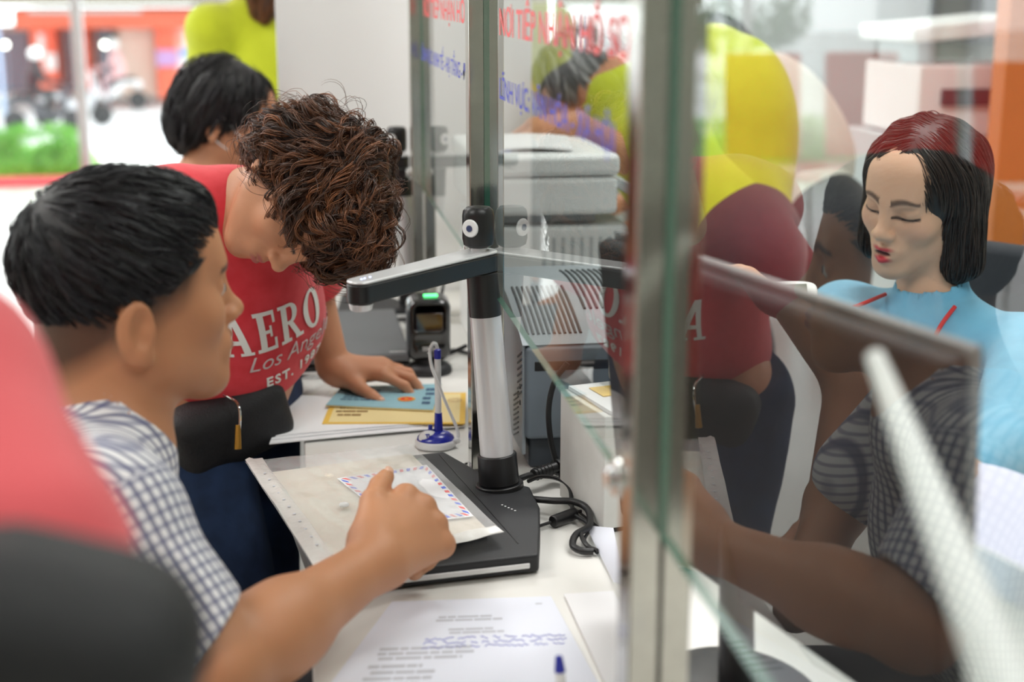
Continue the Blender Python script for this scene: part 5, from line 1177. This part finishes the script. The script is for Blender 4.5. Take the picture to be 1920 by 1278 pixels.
# ================================================================== people further away
def torso_person(lab, base, neck, shoulders, hips, headc, face, shirt_m, hair_m, trouser_m, arms, fem=True, hair='short', scale=.97, h=.007, skin='woman', lean=(0, 0, 1)):
    e = empty('person', base, lab, 'person'); M = hframe(headc, face, lean, scale); neck, hips = np.array(neck, float), np.array(hips, float); sL, sR = [np.array(p, float) for p in shoulders]
    s = Shape(); head(s, M, fem=fem, neck=neck, neck_r=(.047, .053)); ch = neck*.62+hips*.38
    s.cap(neck-(0, 0, .03), ch, .075, .11, .05); s.cap(ch, hips, .11, .115, .06)
    t = Shape(); t.cap(neck-(0, 0, .045), ch, .088, .130, .05); t.cap(ch, hips, .130, .135, .06)
    for sh_, (el, wr, dr, hn) in zip((sL, sR), arms):
        el, wr = np.array(el, float), np.array(wr, float); s.cap(neck-(0, 0, .03), sh_, .045, .048, .05); s.cap(sh_, el, .046, .038, .03); s.cap(el, wr, .038, .025, .02)
        hand(s, wr, dr, hn, (0, 0, 1) if abs(hn[2]) < .7 else (1, 0, 0), .92, curls=((.4, .5, .3),)*4, spread=.07)
        t.cap(neck-(0, 0, .03), sh_, .058, .062, .05); t.cap(sh_, sh_*.35+el*.65, .062, .062, .03)
    lo = np.minimum.reduce([neck, hips, sL, sR, np.array(headc)]+[np.array(a[1]) for a in arms])-.22; hi = np.maximum.reduce([neck, hips, sL, sR, np.array(headc)]+[np.array(a[1]) for a in arms])+.22; lo[2] = 0
    side = sR-sL; side[2] = 0; side /= np.linalg.norm(side); fwd_ = np.array([-side[1], side[0], 0])
    j = Shape()
    for q in (-1, 1):
        k = hips*(1, 1, .52)+side*q*.10; s.cap(hips+side*q*.08, k, .09, .06, .05); s.cap(k, k*(1, 1, 0)+(0, 0, .09), .055, .04, .02)
        j.cap(hips+side*q*.08, k, .115, .080, .06); j.cap(k, k*(1, 1, 0)+(0, 0, .09), .078, .066, .02)
    j.cap(hips, hips+(0, 0, .03), .13, .13, .05)
    sdf_obj('body', s, lo, hi, m_skin, e, h=h, it=1, color=skin_color(SKIN[skin], M)); sdf_obj('shirt', t, lo, hi, shirt_m, e, h=h, it=1, disp=folds(.004, 20, (((.6, .4, -.7), 40), ((.8, -.5, .3), 30)), 31))
    sdf_obj('trousers', j, lo, hi, trouser_m, e, h=.009, it=1)
    for q in (-1, 1):
        k = hips*(1, 1, 0)+side*q*.10; f2 = np.array(face)*(1, 1, 0); f2 = f2/np.linalg.norm(f2); a = Shape(); a.cap(k+(0, 0, .052), k+f2*.12+(0, 0, .046), .048, .04, .02); sdf_obj('shoe', a, k-(.2, .2, .02), k+(.2, .2, .14), m_black, e, h=.008)
    hs_ = Shape(M); hs_.ell((0, -.022, .036), (.090, .108, .095), .02)
    if hair == 'long': hs_.cap((0, -.08, .0), (0, -.085, -.19), .062, .035, .04)
    else: hs_.ell((0, -.075, -.03), (.078, .052, .068), .05)
    hs_.ell((0, .115, -.035), (.075, .080, .090), .015, '-'); hc_ = np.array(headc)
    ho, hv, hq = sdf_obj('hair', hs_, hc_-.30, hc_+.2, hair_m[0], e, h=.006, it=1)
    idx = scalp(hv, M, 380); wh_ = hc_+np.array(M)[:3, 2]*.12
    def dr_(P, g): d = P-wh_; d /= np.maximum(np.linalg.norm(d, axis=1, keepdims=True), 1e-6); return d+np.array([0, 0, -.5])+np.stack([noise3(P, 30, 1), noise3(P, 30, 2), noise3(P, 30, 3)], 1)*.35
    pth = clump(grow(hs_, hv[idx], dr_, 9, .009, 0, .005, jitter=.15, levr=.004), 6, .003, .3); strands('hair_strands', pth, .0009, m_hair, ho, np.array([hair_m[1]])*np.repeat(RNG.uniform(.4, 2, (len(idx), 1)), 6, 0)); return e, M
D_ = lambda x, y, t: np.array(dep(x, y, t))
m_lime = m_cloth('lime_cotton', srgb(206, 216, 40), color2=srgb(198, 208, 34), vscale=20); m_dk = m_cloth('dark_trousers', srgb(40, 42, 50)); m_blk = m_cloth('black_cotton', srgb(26, 26, 30))
# standing person in lime, seen from behind by the end wall
nk = D_(492, 12, 4.1)
torso_person('standing person in a lime T-shirt with brown hair, partly hidden by the end wall', (nk[0], nk[1], 0), nk, (nk+(-.15, -.07, -.06), nk+(.15, .07, -.06)), nk+(.04, .02, -.47), nk+(-.03, .0, .17), (-.35, .93, -.1), m_lime, (mat('brown_base', (.06, .022, .008), rough=.5), (.16, .06, .02)), m_dk,
    ((nk+(-.17, .0, -.30), nk+(-.10, .16, -.46), (.4, .8, .2), (-.8, .4, .2)), (nk+(.20, .10, -.30), nk+(.20, .26, -.42), (.2, .9, .1), (.8, -.2, .3))), hair='long')
# dark haired person with a white mask strap
hc = D_(428, 222, 3.2); nk = hc+(-.07, -.02, -.15)
e_b, MB_ = torso_person('person with black wavy hair, white mask and black top behind the red T-shirt', (nk[0]-.12, nk[1], 0), nk, (nk+(-.10, -.18, -.07), nk+(-.10, .18, -.07)), nk+(-.26, .0, -.42), hc, (.95, .05, -.32), m_blk, (m_hairbase, (.013, .011, .014)), m_dk,
    ((nk+(-.02, -.20, -.30), (-.12, 3.02, .79), (.9, .2, .0), (0, 0, 1)), (nk+(-.06, .22, -.28), (-.20, 3.44, .80), (.5, .2, 0), (0, 0, 1))), scale=1.0, h=.006)
mk = Shape(MB_); mk.ell((0, .082, -.055), (.052, .036, .048), .01); sdf_obj('face_mask', mk, hc-.18, hc+.18, mat('mask_white', srgb(238, 240, 244), rough=.8), e_b, h=.005)
bm = B(); q4 = np.array(MB_); tube(bm, spline([Vector((q4@np.array([*p, 1]))[:3]) for p in ((.045, .062, -.04), (.074, .02, -.018), (.084, -.008, .004), (.086, -.028, -.014), (.078, -.022, -.045), (.05, .05, -.075))], 6), .0016, 6); obj('ear_loop', bm, mat('mask_white'), e_b)
# lime clad person leaning over the copier behind the glass
hc = D_(1088, 168, 3.22); nk = D_(1165, 150, 3.16)
torso_person('person in a lime top with grey hair leaning over the white copier behind the glass', (nk[0]+.25, nk[1]-.05, 0), nk, (nk+(.10, -.17, -.02), nk+(.10, .17, -.02)), D_(1385, 470, 3.05), hc, (-.72, .25, -.62), m_lime, (mat('grey_base', (.22, .22, .22), rough=.6), (.35, .35, .36)), m_dk,
    ((D_(1190, 300, 3.05), D_(1085, 232, 3.0), (-.9, 0, -.1), (0, 0, 1)), (D_(1150, 250, 3.25), D_(1068, 228, 3.15), (-.9, 0, -.1), (0, 0, 1))), lean=(-.5, .2, 1), h=.006)
cb_ = Shape(); cb_.cap(D_(1330, 130, 3.15), D_(1400, 480, 3.05), .10, .115, .05); cb_.ell(D_(1385, 260, 3.1), (.13, .12, .22), .05)
sdf_obj('vest', cb_, D_(1385, 300, 3.1)-.5, D_(1385, 300, 3.1)+.5, m_lime, bpy.data.objects['person.005'] if 'person.005' in bpy.data.objects else e_b, h=.007, disp=folds(.004, 18, ((A(1, 0, .3), 30),), 4))
# white shirted person bending behind
hc = D_(1330, 120, 4.1); nk = D_(1370, 160, 3.95)
e_ws, _m = torso_person('person in a white shirt bending forward between the lime top and the clerk', (nk[0]+.25, nk[1], 0), nk, (nk+(.03, -.19, -.02), nk+(.06, .19, -.02)), D_(1545, 430, 3.8), hc, (-.8, .2, -.5), m_cloth('white_cotton', srgb(236, 234, 224), color2=srgb(228, 226, 216), vscale=12), (m_hairbase, (.012, .011, .012)), m_dk,
    ((nk+(-.05, -.25, -.28), nk+(-.25, -.22, -.35), (-.9, 0, -.1), (0, 0, 1)), (nk+(-.02, .24, -.28), nk+(-.25, .2, -.35), (-.9, 0, -.1), (0, 0, 1))), lean=(-.4, .1, 1), fem=False)
bk_ = Shape(); bk_.ell(D_(1462, 262, 3.85), (.18, .17, .26), .05, '+', Matrix.Rotation(R(-32), 3, 'Y')); sdf_obj('shirt_back', bk_, D_(1462, 262, 3.85)-.5, D_(1462, 262, 3.85)+.5, MATS['white_cotton'], e_ws, h=.008, disp=folds(.008, 14, ((A(.4, 0, 1), 30), (A(.2, .2, .9), 22)), 6))
# blurred person nearest the camera: salmon sleeve and black bag
S0, E0 = D_(-150, 730, .78), D_(120, 1260, .66); nk = S0+(-.20, -.02, .07)
e_n, _m = torso_person('blurred person in a salmon top standing close to the camera at the picture edge', (nk[0], nk[1], 0), nk, (S0, S0+(-.38, .06, 0)), nk+(-.02, -.06, -.48), nk+(-.01, .03, .17), (.15, .98, -.1), m_cloth('salmon_cotton', srgb(226, 92, 98)), (m_hairbase, (.012, .011, .012)), m_dk,
    ((E0, E0+(-.08, .14, -.05), (-.5, .8, 0), (0, 0, 1)), (S0+(-.42, .0, -.28), S0+(-.30, .16, -.34), (.5, .8, 0), (0, 0, 1))), h=.006)
e = empty('shoulder_bag', E0+(.0, -.02, -.12), 'blurred black shoulder bag under the salmon sleeve at the bottom picture corner', 'bag')
bc2 = D_(60, 1375, .60); bg_ = Shape(); bg_.rbox(bc2, (.062, .05, .085), .04, .02, '+', Matrix.Rotation(R(18), 3, 'Y')); sdf_obj('bag_body', bg_, bc2-.16, bc2+.16, MATS['black_nylon'], e, h=.006)
bm = B(); tube(bm, spline([bc2+(-.04, 0, .08), S0+(-.06, -.075, -.06), S0+(-.10, -.03, .075), S0+(-.12, .06, .02), bc2+(-.08, .10, .02)], 10), .006, 8); obj('strap', bm, MATS['black_nylon'], e)

# ================================================================== office side furniture seen through the glass
m_or = mat('orange_wood', srgb(214, 122, 50), rough=.5, var=.12, vscale=3)
o1 = onY(1872, 300, 3.7); bm = B(); boxb(bm, o1[0], o1[0]+.10, 3.7, 3.78, 0, 2.3); tag(obj('wooden_door_frame', bm, m_or, bevel=.004), 'upright orange wooden door frame behind the clerk\'s head', 'door frame')
bm = B(); boxb(bm, o1[0]+.105, o1[0]+.14, 3.72, 3.76, 1.18, 2.3); tag(obj('white_door_strip', bm, m_wp, bevel=.002), 'white strip fixed beside the orange door frame', 'trim')
bm = B(); boxb(bm, o1[0]+.145, o1[0]+.7, 3.74, 3.76, .2, 2.3); tag(obj('red_notice_panel', bm, mat('deep_red', srgb(190, 30, 22), rough=.6), bevel=.002), 'deep red panel at the picture edge beside the orange door frame', 'panel')
p = onY(1790, 150, 4.2)
e = empty('office_cabinet', (p[0], 4.3, 0), 'light grey office cabinet carrying a white printer behind the clerk', 'cabinet')
bx('cabinet_body', e, p[0]-.20, p[0]+.24, 4.05, 4.55, .01, 1.02, m_mfg, .006); bx('cabinet_door', e, p[0]-.18, p[0]+.22, 4.035, 4.05, .05, .98, m_mfp, .004)
e = empty('office_printer', (p[0], 4.28, 1.025), 'white office printer with an open lid on the cabinet behind the clerk', 'printer')
bx('printer_body', e, p[0]-.17, p[0]+.19, 4.08, 4.5, 1.025, 1.24, m_mfp, .012); bx('printer_tray', e, p[0]-.10, p[0]+.12, 4.06, 4.08, 1.12, 1.17, m_pdk, .004)
bm = B(); box(bm, (p[0], 4.29, 1.345), (.40, .42, .05), 0, Matrix.Rotation(R(-5), 4, 'Y')); obj('printer_lid', bm, m_mfp, e, bevel=.012)
bm = B(); box(bm, (p[0]-.12, 4.3, 1.29), (.06, .3, .10)); obj('lid_hinge', bm, m_mfg, e, bevel=.006)
p = onY(1470, 60, 5.5); bx('grey_wall_cabinet', None, p[0]-.25, p[0]+.30, 5.3, 5.59, .01, 1.9, m_mfg, .008); tag(bpy.data.objects['grey_wall_cabinet'], 'tall pale grey cabinet against the far office wall', 'cabinet')
bx('dark_wall_screen', None, p[0]+.62, p[0]+1.0, 5.5, 5.55, 1.25, 2.0, m_gdark, .01); tag(bpy.data.objects['dark_wall_screen'], 'dark grey rounded screen on the far office wall', 'screen')

# ================================================================== red waiting chairs of the hall, seen mirrored in the near pane
m_redp = mat('red_plastic', srgb(222, 24, 24), rough=.35, coat=.2)
def waiting_chair(x, y):
    e = empty('waiting_chair', (x, y, 0), 'red plastic waiting chair in the hall, seen only as a red reflection in the glass', 'chair', 'red waiting chairs')
    bm = B(); box(bm, (x, y, .43), (.44, .44, .035)); obj('seat', bm, m_redp, e, bevel=.015)
    bm = B(); box(bm, (x, y+.22, .80), (.46, .04, .62), 0, Matrix.Rotation(R(-8), 4, 'X')); obj('backrest', bm, m_redp, e, bevel=.018)
    for sx_ in (-.18, .18):
        for sy2 in (-.18, .18): bm = B(); cyl(bm, (x+sx_, y+sy2, 0), (x+sx_*.9, y+sy2*.9, .41), .012, n=12); obj('leg', bm, m_steel, e)
    return e
wc0 = waiting_chair(-2.55, 6.6)
for i, (x, y) in enumerate(((-3.15, 6.7), (-3.75, 6.8), (-2.2, 7.9), (-2.85, 8.0), (-4.3, 6.9))): dup(wc0, (x, y, 0))

e = empty('added_dark_box', (1.1, -1.7, 0), 'unseen dark box added behind the camera to darken the reflection in the near steel post', 'cabinet')  # added out of view, only to darken what the near post reflects
bx('cabinet_body', e, .35, 2.4, -2.0, -1.5, .01, .86, mat('added_box_brown', srgb(52, 40, 34), rough=.5, var=.2, vscale=4), .006)
for x in (.86, 1.37, 1.88): bx('cabinet_door', e, x-.50, x-.01, -1.499, -1.485, .05, .82, mat('added_box_brown'), .003)
# ================================================================== outdoors
m_road = mat('pale_asphalt', srgb(200, 200, 200), rough=.9, var=.05, vscale=.5); m_curb = mat('red_curb', srgb(214, 60, 66), rough=.8); m_white = mat('outdoor_white', srgb(235, 235, 232), rough=.8)
bm = B(); boxb(bm, -60, 60, 14.5, 110, -1.6, -1.5); struct('street', bm, m_road)
bm = B(); boxb(bm, -12, 9, 11.96, 14.5, -1.5, -.15); struct('terrace', bm, mat('terrace_tile', srgb(214, 212, 206), rough=.7))
bm = B(); boxb(bm, -5, -1.50, 11.36, 11.80, .001, .03); tag(obj('red_curb', bm, m_curb, bevel=.01), 'red kerb strip on the floor below the street window and hedge', 'kerb')
bm = B(); boxb(bm, -1.48, 1.6, 11.36, 11.80, .001, .03); tag(obj('white_curb', bm, m_white, bevel=.01), 'white kerb strip continuing the red one under the street window', 'kerb')
def leaves(name, boxes, n, size, m, parent=None):
    P = []; 
    for (c, r) in boxes: d = RNG.normal(size=(n, 3)); d /= np.linalg.norm(d, axis=1, keepdims=True); d = np.sign(d)*np.abs(d)**.6; P.append(np.array(c)+d*np.array(r)*RNG.uniform(.75, 1.05, (n, 1)))
    P = np.concatenate(P); a = RNG.normal(size=P.shape); a /= np.linalg.norm(a, axis=1, keepdims=True); b = np.cross(a, RNG.normal(size=P.shape)); b /= np.linalg.norm(b, axis=1, keepdims=True); s1 = size*RNG.uniform(.6, 1.3, (len(P), 1))
    V = np.stack([P-a*s1, P+b*s1*.45, P+a*s1, P-b*s1*.45], 1).reshape(-1, 3); q = np.arange(len(V)).reshape(-1, 4); me = bpy.data.meshes.new(name); me.from_pydata(V.tolist(), [], q.tolist()); return link_mesh(name, me, m, parent)
m_leaf = mat('fresh_green_leaf', srgb(96, 176, 44), rough=.6, color2=srgb(140, 205, 80), vscale=9); m_leafd = mat('tree_leaf', srgb(70, 116, 72), rough=.7, color2=srgb(46, 84, 50), vscale=1)
e = empty('hedge', (-2.6, 12.75, -.02), 'bright green clipped hedge outside the window above the red kerb', 'hedge')
tag(leaves('foliage', [((-2.75-.55*k, 12.75, .04), (.42, .30, .30)) for k in range(4)]+[((-2.15, 12.75, .06), (.35, .30, .30)), ((-1.98, 12.7, -.02), (.22, .28, .22))], 3500, .022, m_leaf, e), kind='stuff')
sh_ = Shape(); [sh_.ell((-2.0-.5*k, 12.75, .0), (.34, .24, .22), .08) for k in range(6)]; sdf_obj('inner_growth', sh_, (-5.2, 12.3, -.12), (-1.5, 13.2, .6), m_leaf, e, h=.03)
K = lambda x, y: onY(x, y, 40.0)
def kbox(name, par, x0, y0, x1, y1, d0, d1, m, bev=0):
    a, b_ = K(x0, y0), K(x1, y1); bm = B(); boxb(bm, a[0], b_[0], 40+d0, 40+d1, b_[2], a[2]); return obj(name, bm, m, par, bevel=bev)
m_orange = mat('orange_panel', srgb(250, 120, 88), rough=.5); m_shut = mat('cream_shutter', srgb(236, 222, 206), rough=.7); m_dkg = mat('dark_shop_glass', srgb(84, 92, 104), rough=.2)
base_k = K(185, 186)
e = empty('kiosk', (base_k[0], 42, -1.5), 'orange and red roadside kiosk with a cream shutter across the street', 'kiosk')
kbox('fascia', e, 30, 15, 402, 52, -.6, 3, m_orange, .08); kbox('fascia_light_band', e, 60, 17, 270, 24, -.66, -.6, m_white)
kbox('back_wall', e, -60, 52, 345, 186, 1.2, 3, m_shut); kbox('shutter', e, 214, 53, 288, 184, .9, 1.1, m_shut)
for a_, b2 in ((54, 108), (289, 332), (140, 166)): kbox('orange_pillar', e, a_, 52, b2, 186, .2, 1.0, m_orange)
kbox('shop_window', e, 110, 54, 139, 176, .8, 1.0, m_dkg); kbox('shop_window', e, 172, 54, 212, 176, .8, 1.0, m_dkg); kbox('shop_window', e, -40, 60, 50, 176, .8, 1.0, m_dkg)
kbox('white_notice', e, 82, 100, 106, 132, .05, .15, m_white); kbox('white_lamp_sign', e, 68, 62, 84, 98, .05, .15, m_white, .05); kbox('lilac_sign', e, 292, 94, 334, 124, .05, .15, mat('lilac_sign', srgb(206, 170, 226), rough=.6))
kbox('canopy_roof', e, -200, -60, 430, 8, -3, 4, mat('brown_eave', srgb(120, 112, 96), rough=.9))
a, b_ = K(32, 20), K(50, 182); bm = B(); boxb(bm, a[0], b_[0], 36.9, 37.1, -1.5, a[2]); tag(obj('street_pole', bm, mat('pale_blue_pole', srgb(176, 198, 226), rough=.6)), 'pale blue square pole in front of the orange kiosk', 'pole')
e = empty('flag', K(370, 80), 'red flag hanging on a pole at the right end of the orange kiosk', 'flag')
a = K(368, 50); a[1] -= 1.2; bm = B(); sheet(bm, a, a+(.42, 0, .02), a+(.32, .1, -.85), a+(.10, -.1, -.68), 8, 8, .01, lambda u, v: .05*math.sin(6*u)); obj('cloth', bm, m_redp, e)
bm = B(); cyl(bm, (a[0]-.02, a[1], -1.5), (a[0]-.02, a[1], a[2]+.1), .03, n=10); obj('flag_pole', bm, m_white, e)
e = empty('road_sign', K(355, 190), 'white and blue striped road sign post beside the flag', 'sign')
bm = B(); p = K(355, 186); boxb(bm, p[0]-.15, p[0]+.15, 39.5, 39.7, -1.5, K(355, 88)[2]); obj('post', bm, m_white, e)
bm = B(); boxb(bm, p[0]-.13, p[0]+.13, 39.47, 39.5, K(355, 105)[2], K(355, 90)[2]); obj('blue_plate', bm, mat('sky_blue', srgb(120, 170, 230), rough=.5), e)
bm = B(); boxb(bm, p[0]-.13, p[0]+.13, 39.47, 39.5, K(355, 150)[2], K(355, 128)[2]); obj('red_plate', bm, m_redp, e)
for i, (x, y, z, r, lab) in enumerate(((-1.4, 52, 1.0, 1.9, 'rounded green street tree beyond the flag'), (3.9, 55, 1.2, 2.3, 'green street tree beyond the end wall'), (-15, 50, 1.5, 2.6, 'green street tree beyond the left end of the kiosk'))):
    e = empty('street_tree', (x, y, -1.5), lab, 'tree')
    tag(leaves('crown', [((x, y, z), (r, r*.8, r*.8))], 1800, .22, m_leafd, e), kind='stuff'); bm = B(); cyl(bm, (x, y, -1.5), (x, y, z), .16, .1, 10); obj('trunk', bm, mat('bark', srgb(96, 80, 66), rough=.9), e)
def scooter(px, py, t_, lab, col, rider=None, turn=1):
    b0 = Vector(onZ(px, py, -1.5)); b0.z = -1.5; e = empty('motor_scooter', b0, lab, 'scooter'); P = lambda x, z, y=0: b0+Vector((x*turn, y, z))
    for wx in (-.62, .62): bm = B(); bmesh.ops.create_cone(bm, cap_ends=True, segments=24, radius1=.25, radius2=.25, depth=.09, matrix=Matrix.Translation(P(wx, .25)) @ Matrix.Rotation(math.pi/2, 4, 'X')); obj('wheel', bm, m_blackm, e, bevel=.02)
    bm = B(); tube(bm, spline([P(-.75, .62), P(-.35, .72), P(0, .42), P(.3, .38), P(.48, .75), P(.50, .98)], 6), [.10]*10+[.13]*8+[.08]*13, 12); obj('body_panel', bm, mat('scooter_'+str(col), col, rough=.3), e)
    bm = B(); box(bm, P(-.3, .80), (.62, .24, .10)); obj('seat', bm, m_black, e, bevel=.04)
    bm = B(); cyl(bm, P(.50, 1.0, -.3), P(.50, 1.0, .3), .02, n=10); obj('handlebar', bm, m_black, e)
    if rider:
        r = empty('person', b0+Vector((0, 0, .8)), rider[0], 'person'); s = Shape(); F = lambda x, z, y=0: np.array(P(x, z, y))
        s.cap(F(-.22, .95), F(-.12, 1.35), .15, .17, .08); s.cap(F(-.12, 1.40), F(-.08, 1.62), .06, .10, .05)
        for q in (-1, 1): s.cap(F(-.12, 1.36, .2*q), F(.12, 1.10, .26*q), .055, .045, .04); s.cap(F(.12, 1.10, .26*q), F(.46, 1.04, .26*q), .045, .035, .02); s.cap(F(-.2, .92, .1*q), F(.15, .82, .16*q), .09, .07, .05); s.cap(F(.15, .82, .16*q), F(.15, .40, .16*q), .07, .05, .02)
        bb = np.array(b0); sdf_obj('body', s, bb+(-.8, -.5, .1), bb+(.8, .5, 2.0), rider[1], r, h=.025)
        bm = B(); sph(bm, P(-.08, 1.68), .15, (1, 1, .9)); obj('helmet', bm, rider[2], r)
scooter(85, 248, 0, 'scooter ridden by the dark dressed rider behind the hedge', (.05, .05, .06), ('rider in dark clothes with a white helmet behind the hedge', m_blk, m_white))
scooter(140, 236, 0, 'pale scooter parked in front of the kiosk window', (.5, .5, .52)); scooter(214, 206, 0, 'white scooter seen just beside the window mullion', (.7, .7, .7), ('rider with a white helmet beyond the window mullion', mat('pinkish_shirt', srgb(214, 170, 170), rough=.9), m_white), -1)
for i, (x, y) in enumerate(((10, 84), (196, 84))):
    p = onY(x, y, 36.2); e = empty('street_lamp_globe', p, ['round white lamp globe by the left window edge', 'round white lamp globe beside the window mullion'][i], 'lamp'); bm = B(); sph(bm, p, .07); obj('globe', bm, mat('lamp_glow', (1, 1, .92), emit=(1, 1, .9), estr=9), e); bm = B(); cyl(bm, (p[0], p[1], -1.5), (p[0], p[1], p[2]-.1), .03, n=10); obj('post', bm, m_dkg, e)
